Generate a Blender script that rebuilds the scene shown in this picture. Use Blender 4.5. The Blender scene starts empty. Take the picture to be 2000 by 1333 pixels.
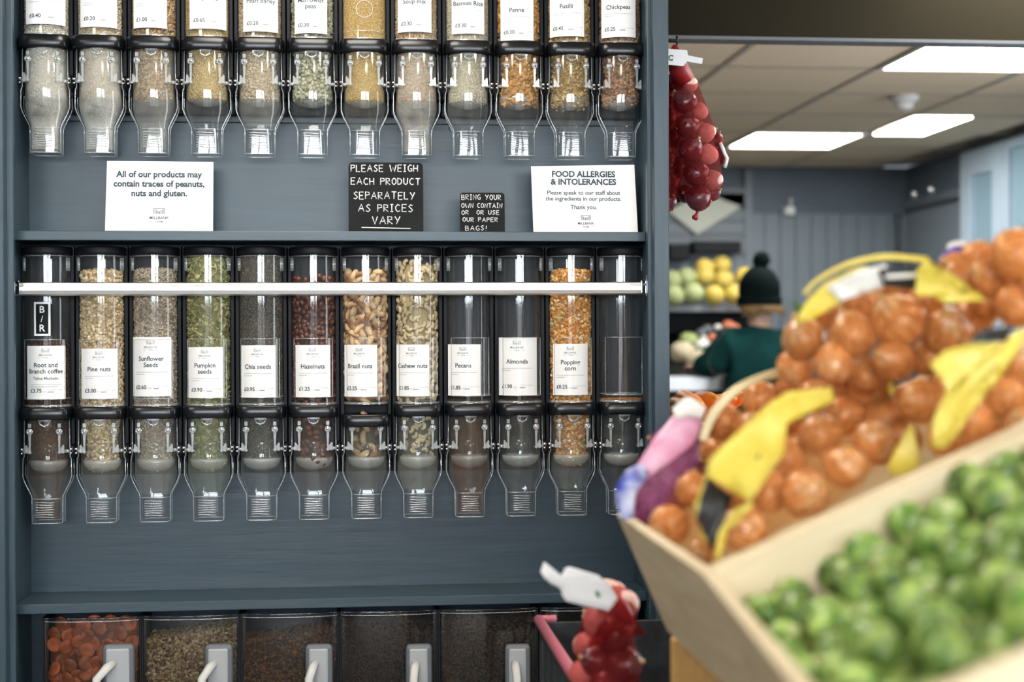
import bpy, bmesh, math, random
import numpy as np
from mathutils import Vector, Matrix, Euler
random.seed(7); rng = np.random.default_rng(11)
sc = bpy.context.scene; COL = sc.collection; PI = math.pi
# ------------------------------------------------------------------ camera, world, exposure
F = 3000.0; CAMP = Vector((0, -3.0, 0)); FLOOR = -1.35; CEIL = 1.03
def _cam():
    fw = Vector((300 / F, 1.0, -11.5 / F)).normalized()
    rt = fw.cross(Vector((0, 0, 1))).normalized(); up = rt.cross(fw); r = 0.0042
    return fw, rt * math.cos(r) - up * math.sin(r), up * math.cos(r) + rt * math.sin(r)
FW, RT, UP = _cam()
cd = bpy.data.cameras.new('camera'); cam = bpy.data.objects.new('camera', cd); COL.objects.link(cam)
cam.matrix_world = Matrix(((RT.x, UP.x, -FW.x, CAMP.x), (RT.y, UP.y, -FW.y, CAMP.y), (RT.z, UP.z, -FW.z, CAMP.z), (0, 0, 0, 1)))
cd.sensor_width = 36; cd.lens = 36 * F / 2000; cd.clip_start = 0.05; cd.clip_end = 60
cd.dof.use_dof = True; cd.dof.focus_distance = 3.06; cd.dof.aperture_fstop = 2.7; cd.dof.aperture_blades = 0
sc.camera = cam
w = bpy.data.worlds.new('world'); sc.world = w; w.use_nodes = True
w.node_tree.nodes['Background'].inputs[0].default_value = (0.75, 0.85, 1.0, 1); w.node_tree.nodes['Background'].inputs[1].default_value = 0.35
vs = sc.view_settings; vs.view_transform = 'Standard'; vs.look = 'None'; vs.gamma = 1; vs.use_curve_mapping = False; vs.exposure = 0.22
sc.cycles.max_bounces = 8; sc.cycles.transparent_max_bounces = 40; sc.cycles.diffuse_bounces = 3; sc.cycles.glossy_bounces = 3
sc.cycles.caustics_reflective = False; sc.cycles.caustics_refractive = False; sc.cycles.sample_clamp_indirect = 4
WIN_E = 27.0; SIDE_E = 6.0; PANEL_E = 20.0; PANEL_NEAR_E = 17.0

def at(px, py, Y):
    d = FW * F + RT * (px - 1000) - UP * (py - 666.5)
    return CAMP + d * ((Y - CAMP.y) / d.y)
def atz(px, py, Z):
    return at(px, py, Z - 3.0)
def zc(py, Y): return at(700, py, Y).z
def xc(px, Y, py=655): return at(px, py, Y).x

# ------------------------------------------------------------------ materials
def mat(name, col, rough=0.5, metal=0.0, var=0.0, scale=20.0, bump=0.0, stretch=None, col2=None, spec=0.5, detail=4.0, emis=0, trans=0, vcol=False, objrand=0.0):
    m = bpy.data.materials.new(name); m.use_nodes = True; nt = m.node_tree; b = nt.nodes['Principled BSDF']
    b.inputs['Base Color'].default_value = (*col, 1); b.inputs['Roughness'].default_value = rough; b.inputs['Metallic'].default_value = metal
    b.inputs['Specular IOR Level'].default_value = spec
    L = nt.links.new
    src = None
    if vcol:
        a = nt.nodes.new('ShaderNodeAttribute'); a.attribute_name = 'tint'; src = a.outputs['Color']
    if var or bump or col2:
        tc = nt.nodes.new('ShaderNodeTexCoord'); mp = nt.nodes.new('ShaderNodeMapping'); L(tc.outputs['Object'], mp.inputs[0])
        if stretch: mp.inputs['Scale'].default_value = stretch
        n = nt.nodes.new('ShaderNodeTexNoise'); n.inputs['Scale'].default_value = scale; n.inputs['Detail'].default_value = detail
        L(mp.outputs[0], n.inputs['Vector'])
        if var or col2:
            r = nt.nodes.new('ShaderNodeValToRGB'); L(n.outputs[0], r.inputs[0])
            c2 = col2 if col2 else tuple(min(1, c * (1 + var)) for c in col); c1 = col if col2 else tuple(c * (1 - var) for c in col)
            r.color_ramp.elements[0].position = 0.35; r.color_ramp.elements[1].position = 0.68
            r.color_ramp.elements[0].color = (*c1, 1); r.color_ramp.elements[1].color = (*c2, 1)
            if src is None: src = r.outputs[0]
            else:
                mx = nt.nodes.new('ShaderNodeMix'); mx.data_type = 'RGBA'; mx.blend_type = 'MULTIPLY'; mx.inputs[0].default_value = 1
                L(src, mx.inputs[6]); L(r.outputs[0], mx.inputs[7]); src = mx.outputs[2]
        if bump:
            bp = nt.nodes.new('ShaderNodeBump'); bp.inputs['Strength'].default_value = bump; bp.inputs['Distance'].default_value = 0.002
            L(n.outputs[0], bp.inputs['Height']); L(bp.outputs[0], b.inputs['Normal'])
    if objrand:
        oi = nt.nodes.new('ShaderNodeObjectInfo'); hs = nt.nodes.new('ShaderNodeHueSaturation')
        mr = nt.nodes.new('ShaderNodeMapRange'); L(oi.outputs['Random'], mr.inputs[0]); mr.inputs[3].default_value = 1 - objrand; mr.inputs[4].default_value = 1 + objrand
        L(mr.outputs[0], hs.inputs['Value']); 
        if src is None: hs.inputs['Color'].default_value = (*col, 1)
        else: L(src, hs.inputs['Color'])
        src = hs.outputs[0]
    if src is not None: L(src, b.inputs['Base Color'])
    if emis: b.inputs['Emission Color'].default_value = (*col, 1); b.inputs['Emission Strength'].default_value = emis
    if trans: b.inputs['Transmission Weight'].default_value = trans
    return m
def clear(name, tint=(0.95, 0.97, 0.98), haze=0.03, hazecol=(0.8, 0.85, 0.9), rough=0.04, f0=0.045, noise=0.0, nscale=900):
    """thin clear plastic: see-through, with a Fresnel gloss and a little dust or haze"""
    m = bpy.data.materials.new(name); m.use_nodes = True; nt = m.node_tree; nt.nodes.clear(); L = nt.links.new; N = nt.nodes.new
    out = N('ShaderNodeOutputMaterial'); t = N('ShaderNodeBsdfTransparent'); t.inputs[0].default_value = (*tint, 1)
    d = N('ShaderNodeBsdfDiffuse'); d.inputs[0].default_value = (*hazecol, 1)
    g = N('ShaderNodeBsdfGlossy'); g.inputs['Roughness'].default_value = rough; g.inputs[0].default_value = (1, 1, 1, 1)
    lw = N('ShaderNodeLayerWeight'); lw.inputs[0].default_value = 0.5
    p = N('ShaderNodeMath'); p.operation = 'POWER'; L(lw.outputs['Facing'], p.inputs[0]); p.inputs[1].default_value = 4.0
    a = N('ShaderNodeMath'); a.operation = 'MULTIPLY_ADD'; L(p.outputs[0], a.inputs[0]); a.inputs[1].default_value = 0.75; a.inputs[2].default_value = f0
    m1 = N('ShaderNodeMixShader'); L(t.outputs[0], m1.inputs[1]); L(d.outputs[0], m1.inputs[2]); m1.inputs[0].default_value = haze
    if noise:
        tc = N('ShaderNodeTexCoord'); n = N('ShaderNodeTexNoise'); n.inputs['Scale'].default_value = nscale; n.inputs['Detail'].default_value = 3
        n2 = N('ShaderNodeTexNoise'); n2.inputs['Scale'].default_value = 28
        L(tc.outputs['Object'], n.inputs['Vector']); L(tc.outputs['Object'], n2.inputs['Vector'])
        mu = N('ShaderNodeMath'); mu.operation = 'MULTIPLY'; L(n.outputs[0], mu.inputs[0]); L(n2.outputs[0], mu.inputs[1])
        mr = N('ShaderNodeMapRange'); L(mu.outputs[0], mr.inputs[0]); mr.inputs[1].default_value = 0.12; mr.inputs[2].default_value = 0.40
        mr.inputs[3].default_value = haze; mr.inputs[4].default_value = min(1, haze + noise); L(mr.outputs[0], m1.inputs[0])
    m2 = N('ShaderNodeMixShader'); L(a.outputs[0], m2.inputs[0]); L(m1.outputs[0], m2.inputs[1]); L(g.outputs[0], m2.inputs[2]); L(m2.outputs[0], out.inputs[0])
    return m
def emit(name, col, s):
    m = bpy.data.materials.new(name); m.use_nodes = True; nt = m.node_tree; nt.nodes.clear()
    e = nt.nodes.new('ShaderNodeEmission'); e.inputs[0].default_value = (*col, 1); e.inputs[1].default_value = s
    o = nt.nodes.new('ShaderNodeOutputMaterial'); nt.links.new(e.outputs[0], o.inputs[0]); return m
def net(name, col, cover=0.5, scale=260, tint=None):
    """knitted net: fine diamond strands with see-through holes"""
    m = bpy.data.materials.new(name); m.use_nodes = True; nt = m.node_tree; nt.nodes.clear(); L = nt.links.new; N = nt.nodes.new
    out = N('ShaderNodeOutputMaterial'); t = N('ShaderNodeBsdfTransparent'); d = N('ShaderNodeBsdfPrincipled')
    d.inputs['Base Color'].default_value = (*col, 1); d.inputs['Roughness'].default_value = 0.65
    t.inputs[0].default_value = (*(tint or [min(1, 0.45 + c * 0.6) for c in col]), 1)
    tc = N('ShaderNodeTexCoord'); v = N('ShaderNodeTexVoronoi'); v.feature = 'DISTANCE_TO_EDGE'; v.inputs['Scale'].default_value = scale
    L(tc.outputs['Object'], v.inputs['Vector'])
    c = N('ShaderNodeMapRange'); L(v.outputs['Distance'], c.inputs[0]); c.inputs[1].default_value = 0.02; c.inputs[2].default_value = 0.30
    c.inputs[3].default_value = min(1, cover * 1.7); c.inputs[4].default_value = cover * 0.25
    ms = N('ShaderNodeMixShader'); L(c.outputs[0], ms.inputs[0]); L(t.outputs[0], ms.inputs[1]); L(d.outputs[0], ms.inputs[2]); L(ms.outputs[0], out.inputs[0])
    return m

M = {}
SL = (0.030, 0.056, 0.078)
M['slate'] = mat('slate_paint', SL, 0.38, spec=0.50, var=0.10, scale=6, bump=0.25, stretch=(1.0, 1.0, 14.0))
M['slate_v'] = mat('slate_paint_upright', SL, 0.38, spec=0.50, var=0.10, scale=6, bump=0.25, stretch=(14.0, 14.0, 1.0))
M['black'] = mat('black_plastic', (0.005, 0.006, 0.008), 0.24, spec=0.4)
M['blackm'] = mat('matt_black_plastic', (0.005, 0.006, 0.008), 0.5, spec=0.2)
M['clear'] = clear('clear_plastic', haze=0.015)
M['clear_edge'] = clear('clear_plastic_edge', haze=0.22, hazecol=(0.85, 0.9, 0.95), rough=0.1, f0=0.12)
M['clear_hop'] = clear('clear_plastic_hopper', haze=0.012, noise=0.05, hazecol=(0.5, 0.54, 0.56))
M['milky'] = clear('milky_plastic', haze=0.5, hazecol=(0.65, 0.64, 0.6), rough=0.15, f0=0.08)
M['holder'] = clear('label_holder_plastic', tint=(1, 1, 1), haze=0.0, rough=0.02, f0=0.05)
M['bin'] = clear('bin_plastic', tint=(0.58, 0.62, 0.68), haze=0.01, rough=0.05)
M['steel'] = mat('brushed_steel', (0.78, 0.78, 0.78), 0.28, 1.0, bump=0.15, scale=4, stretch=(0.3, 20, 60))
M['chrome'] = mat('chrome', (0.9, 0.9, 0.92), 0.1, 1.0)
M['paper'] = mat('white_card', (0.90, 0.90, 0.90), 0.6, var=0.01, scale=30)
M['ink'] = mat('dark_teal_ink', (0.02, 0.05, 0.07), 0.6)
M['ink2'] = mat('grey_ink', (0.22, 0.27, 0.30), 0.6)
M['chalkboard'] = mat('chalkboard', (0.008, 0.009, 0.010), 0.6, var=0.3, scale=25, spec=0.15)
M['chalk'] = mat('white_chalk_pen', (0.85, 0.85, 0.85), 0.6)
M['sticker'] = mat('white_vinyl', (0.75, 0.78, 0.82), 0.4)
M['grain'] = mat('loose_food', (1, 1, 1), 0.55, vcol=True, spec=0.3)
M['wood'] = mat('pale_plywood', (0.66, 0.54, 0.34), 0.6, col2=(0.77, 0.66, 0.46), scale=7, stretch=(1.0, 1.0, 9.0), bump=0.1)
M['woodg'] = mat('golden_pine', (0.52, 0.31, 0.10), 0.5, col2=(0.66, 0.42, 0.16), scale=8, stretch=(1, 8, 8), bump=0.1)
M['ceil'] = mat('ceiling_tile', (0.86, 0.69, 0.50), 0.9, var=0.05, scale=60, bump=0.2)
M['tbar'] = mat('ceiling_grid_paint', (0.42, 0.36, 0.28), 0.5)
M['wallg'] = mat('grey_wall_paint', (0.19, 0.225, 0.26), 0.5, var=0.05, scale=4)
M['wallu'] = mat('grey_upper_wall_paint', (0.115, 0.145, 0.18), 0.55, var=0.05, scale=4)
M['wallf'] = mat('shop_wall_paint', (0.10, 0.10, 0.105), 0.7, var=0.05, scale=4)
M['olive'] = mat('dark_beam_paint', (0.020, 0.017, 0.010), 0.8, spec=0.1, var=0.1, scale=3)
M['frame'] = mat('blue_white_frame_paint', (0.42, 0.52, 0.62), 0.4)
M['floor'] = mat('grey_floor_vinyl', (0.17, 0.155, 0.135), 0.5, var=0.15, scale=12)
M['white'] = mat('white_plastic', (0.8, 0.8, 0.8), 0.35)
M['tag'] = mat('white_tag', (0.85, 0.86, 0.88), 0.35)
M['green'] = mat('green_print', (0.02, 0.22, 0.06), 0.5)
M['grey'] = mat('grey_plastic', (0.36, 0.38, 0.40), 0.38)
M['greyd'] = mat('dark_grey_plastic', (0.13, 0.145, 0.165), 0.35)
M['greyl'] = mat('light_grey_plastic', (0.55, 0.55, 0.53), 0.35)
M['yellow'] = mat('yellow_label', (0.62, 0.48, 0.05), 0.4, col2=(0.74, 0.62, 0.12), scale=30)
M['labelblack'] = mat('black_label', (0.02, 0.022, 0.025), 0.35)
M['labelwhite'] = mat('white_label', (0.75, 0.75, 0.72), 0.35)
M['pink'] = mat('pink_film', (0.68, 0.22, 0.42), 0.35, col2=(0.8, 0.5, 0.66), scale=30)
M['blue'] = mat('blue_film', (0.03, 0.05, 0.45), 0.3, col2=(0.65, 0.7, 0.9), scale=45)
M['bluep'] = mat('deep_blue_film', (0.05, 0.05, 0.5), 0.3)
M['rim'] = mat('dusty_pink_plastic', (0.40, 0.10, 0.14), 0.45)
M['cratedark'] = mat('dark_crate_plastic', (0.02, 0.024, 0.028), 0.45, var=0.4, scale=40)
ON = dict(scale=2.6, stretch=(2.5, 2.5, 0.30), objrand=0.18)
M['onion'] = mat('onion_skin', (0.36, 0.14, 0.045), 0.28, col2=(0.76, 0.42, 0.19), **ON)
M['redonion'] = mat('red_onion_skin', (0.085, 0.014, 0.02), 0.3, col2=(0.17, 0.035, 0.04), **ON)
M['paleonion'] = mat('pale_pink_onion_skin', (0.62, 0.38, 0.34), 0.45, col2=(0.78, 0.56, 0.50), **ON)
M['stem'] = mat('dry_onion_neck', (0.45, 0.28, 0.10), 0.7)
M['netorange'] = net('orange_net', (0.55, 0.17, 0.03), 0.07, 300, (1.0, .88, .76))
M['netred'] = net('red_net', (0.26, 0.010, 0.012), 0.16, 420, (.86, .50, .50))
M['netpurple'] = net('purple_net', (0.32, 0.07, 0.20), 0.5, 300)
M['redfilm'] = mat('red_net_gather', (0.30, 0.01, 0.012), 0.45)
M['carrot'] = mat('carrot_skin', (0.80, 0.25, 0.03), 0.45, var=0.15, scale=30, objrand=0.1)
M['melony'] = mat('yellow_melon_skin', (0.66, 0.50, 0.10), 0.5, var=0.15, scale=60, objrand=0.12)
M['melong'] = mat('pale_green_melon_skin', (0.42, 0.48, 0.22), 0.6, var=0.25, scale=90, objrand=0.12)
M['coat'] = mat('dark_green_coat', (0.007, 0.050, 0.048), 0.85, spec=0.1, var=0.2, scale=10)
M['hat'] = mat('black_knit', (0.004, 0.009, 0.009), 0.95, spec=0.08, bump=0.6, scale=150)
M['hair'] = mat('light_brown_hair', (0.26, 0.15, 0.06), 0.7, var=0.3, scale=40, stretch=(6, 6, 1))
M['skin'] = mat('skin', (0.62, 0.38, 0.28), 0.5)
M['trousers'] = mat('dark_trousers', (0.015, 0.018, 0.025), 0.8)
M['boots'] = mat('black_boots', (0.01, 0.01, 0.01), 0.5)
M['leaf'] = mat('green_leaves', (0.05, 0.14, 0.02), 0.5, var=0.4, scale=30, objrand=0.2)
M['lime'] = mat('pale_green_vegetable', (0.45, 0.52, 0.2), 0.5, var=0.2, scale=30, objrand=0.2)
M['cream'] = mat('cream_vegetable', (0.72, 0.62, 0.42), 0.5, var=0.1, scale=30, objrand=0.15)
M['salmon'] = mat('red_peach_fruit', (0.6, 0.18, 0.1), 0.5, var=0.3, scale=20, objrand=0.2)
M['apricot'] = mat('dried_apricot', (0.50, 0.10, 0.015), 0.5, var=0.3, scale=60, objrand=0.25)
M['brazil'] = mat('brazil_nut', (0.66, 0.50, 0.28), 0.5, col2=(0.40, 0.17, 0.07), scale=35, objrand=0.2)
M['brazild'] = mat('brazil_nut_skin', (0.17, 0.065, 0.03), 0.5, col2=(0.5, 0.3, 0.15), scale=40, objrand=0.2)
M['hazel'] = mat('hazelnut_skin', (0.055, 0.013, 0.008), 0.34, col2=(0.17, 0.055, 0.025), scale=90, objrand=0.3)
M['cashew'] = mat('cashew', (0.66, 0.52, 0.30), 0.5, var=0.12, scale=40, objrand=0.12)
# sprouts: green ball with pale veins
def sprout_mat():
    m = mat('sprout_leaf', (0.045, 0.14, 0.015), 0.32, col2=(0.36, 0.50, 0.13), scale=1.5, objrand=0.3, detail=5); nt = m.node_tree; return m
M['sprout'] = sprout_mat(); M['sproutcut'] = mat('sprout_cut_end', (0.55, 0.6, 0.28), 0.5)

# ------------------------------------------------------------------ mesh builder
class MB:
    def __init__(s): s.v = []; s.f = []; s.mi = []; s.sm = []; s.mats = []
    def mid(s, m):
        if m not in s.mats: s.mats.append(m)
        return s.mats.index(m)
    def add(s, vs, fs, m, smooth=False):
        o = len(s.v); k = s.mid(m); s.v += [tuple(v) for v in vs]
        for f in fs: s.f.append(tuple(i + o for i in f)); s.mi.append(k); s.sm.append(smooth)
        return s
    def box(s, x0, x1, y0, y1, z0, z1, m, bev=0.0):
        if bev <= 0:
            v = [(x, y, z) for z in (z0, z1) for y in (y0, y1) for x in (x0, x1)]
            return s.add(v, [(0, 2, 3, 1), (4, 5, 7, 6), (0, 1, 5, 4), (1, 3, 7, 5), (3, 2, 6, 7), (2, 0, 4, 6)], m)
        bm = bmesh.new(); bmesh.ops.create_cube(bm, size=1.0)
        for v in bm.verts: v.co = Vector(((x0 + x1) / 2 + v.co.x * (x1 - x0), (y0 + y1) / 2 + v.co.y * (y1 - y0), (z0 + z1) / 2 + v.co.z * (z1 - z0)))
        bmesh.ops.bevel(bm, geom=bm.edges[:], offset=bev, segments=2, affect='EDGES', profile=0.5)
        return s.bm(bm, m)
    def bm(s, bm, m, smooth=False):
        bm.verts.index_update(); s.add([v.co[:] for v in bm.verts], [[v.index for v in f.verts] for f in bm.faces], m, smooth); bm.free(); return s
    def loft(s, rings, m, cap0=True, cap1=True, smooth=True, close=True):
        n = len(rings[0]); vs = [p for r in rings for p in r]; fs = []
        for i in range(len(rings) - 1):
            for j in range(n if close else n - 1):
                a = i * n + j; b = i * n + (j + 1) % n; fs.append((a, b, b + n, a + n))
        if cap0: fs.append(tuple(range(n - 1, -1, -1)))
        if cap1: fs.append(tuple(range((len(rings) - 1) * n, len(rings) * n)))
        return s.add(vs, fs, m, smooth)
    def lathe(s, prof, m, n=24, c=(0, 0, 0), axis='z', cap=True, smooth=True, a0=0, a1=2 * PI, sx=1, sy=1):
        rings = []
        full = abs(a1 - a0 - 2 * PI) < 1e-6; k = n if full else n + 1
        for r, z in prof:
            ring = []
            for i in range(k):
                a = a0 + (a1 - a0) * i / n; x, y = r * math.cos(a) * sx, r * math.sin(a) * sy
                p = (x, y, z) if axis == 'z' else ((z, x, y) if axis == 'x' else (x, z, -y))
                ring.append((p[0] + c[0], p[1] + c[1], p[2] + c[2]))
            rings.append(ring)
        return s.loft(rings, m, cap and full, cap and full, smooth, full)
    def tube(s, pts, r, m, n=6, cap=True, flat=1.0):
        pts = [Vector(p) for p in pts]; rings = []
        for i, p in enumerate(pts):
            t = (pts[min(i + 1, len(pts) - 1)] - pts[max(i - 1, 0)])
            t = t.normalized() if t.length > 1e-9 else Vector((0, 0, 1))
            u = t.cross(Vector((0, 1, 0)))
            if u.length < 0.1: u = t.cross(Vector((1, 0, 0)))
            u.normalize(); v = t.cross(u); rr = r[i] if isinstance(r, (list, tuple)) else r
            rings.append([tuple(p + u * rr * math.cos(2 * PI * k / n) + v * rr * flat * math.sin(2 * PI * k / n)) for k in range(n)])
        return s.loft(rings, m, cap, cap, True)
    def ball(s, c, r, m, seg=16, rings=10, rot=None, fn=None):
        vs = []; fs = []; r = r if isinstance(r, (tuple, list)) else (r, r, r)
        for i in range(rings + 1):
            ph = PI * i / rings
            for j in range(seg):
                th = 2 * PI * j / seg; p = Vector((math.sin(ph) * math.cos(th), math.sin(ph) * math.sin(th), math.cos(ph)))
                if fn: p = fn(p)
                p = Vector((p.x * r[0], p.y * r[1], p.z * r[2]))
                if rot: p = rot @ p
                vs.append(p + Vector(c))
        for i in range(rings):
            for j in range(seg):
                a = i * seg + j; b = i * seg + (j + 1) % seg; fs.append((a, a + seg, b + seg, b))
        return s.add(vs, fs, m, True)
    def prism(s, poly, y0, y1, m):
        n = len(poly); vs = [(x, y0, z) for x, z in poly] + [(x, y1, z) for x, z in poly]
        fs = [tuple(range(n)), tuple(range(2 * n - 1, n - 1, -1))] + [(i, i + n, (i + 1) % n + n, (i + 1) % n) for i in range(n)]
        return s.add(vs, fs, m)
    def mesh(s, name):
        me = bpy.data.meshes.new(name); me.from_pydata(s.v, [], s.f)
        for m in s.mats: me.materials.append(m)
        me.polygons.foreach_set('material_index', s.mi); me.polygons.foreach_set('use_smooth', s.sm)
        bm = bmesh.new(); bm.from_mesh(me); bmesh.ops.remove_doubles(bm, verts=bm.verts, dist=1e-6); bmesh.ops.recalc_face_normals(bm, faces=bm.faces); bm.to_mesh(me); bm.free()
        return me
    def build(s, name, parent=None, loc=None, **k): return put(name, s.mesh(name), parent, loc, **k)
def put(name, me, parent=None, loc=None, rot=None, label=None, cat=None, group=None, kind=None):
    o = bpy.data.objects.new(name, me); COL.objects.link(o)
    if parent: o.parent = parent
    if loc is not None: o.location = loc
    if rot is not None: o.rotation_euler = rot
    tag(o, label, cat, group, kind); return o
def tag(o, label=None, cat=None, group=None, kind=None):
    if label: o['label'] = label
    if cat: o['category'] = cat
    if group: o['group'] = group
    if kind: o['kind'] = kind
    return o
def empty(name, loc=(0, 0, 0), label=None, cat=None, group=None, rot=None):
    o = put(name, None, None, loc, rot, label, cat, group); o.empty_display_size = 0.02; return o
def outline(w, d, n=24, p=4.0, cy=0.0):
    r = []
    for i in range(n):
        a = 2 * PI * (i + 0.5) / n; c, s_ = math.cos(a), math.sin(a)
        r.append((abs(c) ** (2 / p) * (1 if c > 0 else -1) * w / 2, cy + abs(s_) ** (2 / p) * (1 if s_ > 0 else -1) * d / 2))
    return r
TXT = {}
def text_mb(mb, s, size, m, x=0, z=0, align='CENTER', bold=0.0, y=0.0, bend=None, spacing=1.0):
    """letters as flat faces in the x-z plane, facing -y"""
    k = (s, bold, align, spacing)
    if k not in TXT:
        c = bpy.data.curves.new('t', 'FONT'); c.body = s; c.size = 1; c.align_x = align; c.offset = bold; c.resolution_u = 3; c.space_character = spacing
        o = bpy.data.objects.new('t', c); COL.objects.link(o); dg = bpy.context.evaluated_depsgraph_get()
        me = bpy.data.meshes.new_from_object(o.evaluated_get(dg)); TXT[k] = ([v.co[:] for v in me.vertices], [tuple(p.vertices) for p in me.polygons])
        bpy.data.objects.remove(o); bpy.data.curves.remove(c); bpy.data.meshes.remove(me)
    vs, fs = TXT[k]; out = []
    for a in vs:
        px, pz = x + a[0] * size, z + a[1] * size
        if bend: out.append((bend * math.sin(px / bend), y + bend * (1 - math.cos(px / bend)), pz))
        else: out.append((px, y, pz))
    mb.add(out, fs, m)
def bquad(mb, x0, x1, z0, z1, m, y=0.0, bend=None, n=1, th=0.0):
    n = 14 if bend else 1; vs = []
    for i in range(n + 1):
        px = x0 + (x1 - x0) * i / n
        q = (bend * math.sin(px / bend), y + bend * (1 - math.cos(px / bend))) if bend else (px, y)
        vs += [(q[0], q[1], z0), (q[0], q[1], z1)]
    fs = [(2 * i, 2 * i + 2, 2 * i + 3, 2 * i + 1) for i in range(n)]
    if th:
        k = len(vs); vs += [(v[0], v[1] + th, v[2]) for v in vs]; fs += [tuple(reversed([a + k for a in f])) for f in fs]
        fs += [(0, 1, k + 1, k), (2 * n, 2 * n + k, 2 * n + 1 + k, 2 * n + 1)]
        fs += [(2 * i, 2 * i + k, 2 * i + 2 + k, 2 * i + 2) for i in range(n)] + [(2 * i + 1, 2 * i + 3, 2 * i + 3 + k, 2 * i + 1 + k) for i in range(n)]
    mb.add(vs, fs, m, bool(bend) and not th)
def logo(mb, x, z, s, y, bend=None, m=None):
    """ploughed-field emblem with the shop's name under it; s = width of the name"""
    m = m or M['ink']; w = s * 0.26; h = s * 0.26
    for i in range(5):
        u = w * (-1 + i * 0.22); bquad(mb, x + u, x + u + w * 0.1, z, z + h * (1 - 0.12 * i), m, y, bend)
        u = w * (1 - i * 0.22); bquad(mb, x + u - w * 0.1, x + u, z, z + h * (1 - 0.12 * i), m, y, bend)
    bquad(mb, x - w, x + w, z + h * 0.93, z + h, m, y, bend)
    text_mb(mb, 'MILLBANK', s * 0.19, m, x, z - s * 0.24, bold=0.015, y=y, bend=bend)
    text_mb(mb, 'FARM', s * 0.12, m, x, z - s * 0.40, bold=0.01, y=y, bend=bend, spacing=1.1)
    for q in (-1, 1): bquad(mb, x + q * s * 0.40 - s * 0.1, x + q * s * 0.40 + s * 0.1, z - s * 0.355, z - s * 0.34, M['ink2'], y, bend)

# ------------------------------------------------------------------ grain scatter (loose food)
def ico(sub=1):
    bm = bmesh.new(); bmesh.ops.create_icosphere(bm, subdivisions=sub, radius=1.0); v = np.array([x.co[:] for x in bm.verts]); bm.verts.index_update()
    f = np.array([[q.index for q in a.verts] for a in bm.faces]); bm.free(); return v, f
T12 = ico(1); T42 = ico(2)
TOCT = (np.array([(1, 0, 0), (-1, 0, 0), (0, 1, 0), (0, -1, 0), (0, 0, 1), (0, 0, -1)], float), np.array([(0, 2, 4), (2, 1, 4), (1, 3, 4), (3, 0, 4), (2, 0, 5), (1, 2, 5), (3, 1, 5), (0, 3, 5)]))
def screw():
    a = MB(); n = 26; vs = []; 
    for i in range(n + 1):
        t = i / n; z = (t - 0.5) * 2; a_ = t * 3 * PI
        for q in (1, 0.15, -0.15, -1): vs.append((0.85 * q * math.cos(a_), 0.85 * q * math.sin(a_), z))
    fs = [(i * 4 + j, i * 4 + j + 1, i * 4 + j + 5) for i in range(n) for j in range(3)] + [(i * 4 + j, i * 4 + j + 5, i * 4 + j + 4) for i in range(n) for j in range(3)]
    return np.array(vs, float), np.array(fs)
TSCREW = screw()
def rand_rot(n):
    q = rng.normal(size=(n, 4)); q /= np.linalg.norm(q, axis=1)[:, None]; a, b, c, d = q.T
    return np.stack([1 - 2 * (c * c + d * d), 2 * (b * c - a * d), 2 * (b * d + a * c), 2 * (b * c + a * d), 1 - 2 * (b * b + d * d), 2 * (c * d - a * b), 2 * (b * d - a * c), 2 * (c * d + a * b), 1 - 2 * (b * b + c * c)], 1).reshape(n, 3, 3)
def grain_mesh(name, P, size, cols, tpl=T12, core=None, jit=0.25, clamp=None):
    """P: points; each gets one small solid, tinted at random; core = (verts, faces, colour) body beneath them"""
    tv, tf = tpl; n = len(P); S = np.array(size)[None, :] * (1 + jit * rng.uniform(-1, 1, (n, 3)))
    V = (tv[None] * S[:, None, :]); R = rand_rot(n); V = np.einsum('nij,nkj->nki', R, V) + P[:, None, :]
    if clamp:
        rv = np.hypot(V[..., 0], V[..., 1]); lim = np.where(V[..., 2] > .0, clamp, clamp * .93); k = np.minimum(1, lim / np.maximum(rv, 1e-9)); V[..., 0] *= k; V[..., 1] *= k
    Fc = tf[None] + (np.arange(n) * len(tv))[:, None, None]
    V = V.reshape(-1, 3); Fc = Fc.reshape(-1, 3).tolist()
    cols = np.array(cols); c = cols[rng.integers(0, len(cols), n)] * rng.uniform(0.8, 1.15, (n, 1)); C = np.repeat(c, len(tv), 0)
    vv = V.tolist()
    if core:
        o = len(vv); vv += [tuple(p) for p in core[0]]; Fc += [tuple(i + o for i in f) for f in core[1]]; C = np.vstack([C, np.tile(core[2], (len(core[0]), 1))])
    me = bpy.data.meshes.new(name); me.from_pydata(vv, [], Fc); me.materials.append(M['grain'])
    a = me.attributes.new('tint', 'FLOAT_COLOR', 'POINT'); a.data.foreach_set('color', np.hstack([np.clip(C, 0, 1), np.ones((len(C), 1))]).astype(np.float32).ravel())
    me.polygons.foreach_set('use_smooth', [True] * len(me.polygons)); return me
def body(prof, depth=1.0, n=28):
    """closed lathe body as (verts, faces); prof = (radius, z) from bottom to top"""
    vs = []; fs = []
    for r, z in prof:
        for j in range(n): a = 2 * PI * j / n; vs.append((r * math.cos(a), r * math.sin(a) * depth, z))
    for i in range(len(prof) - 1):
        for j in range(n): a = i * n + j; b = i * n + (j + 1) % n; fs.append((a, b, b + n, a + n))
    fs.append(tuple(range(n - 1, -1, -1))); fs.append(tuple(range((len(prof) - 1) * n, len(prof) * n))); return vs, fs
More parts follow.
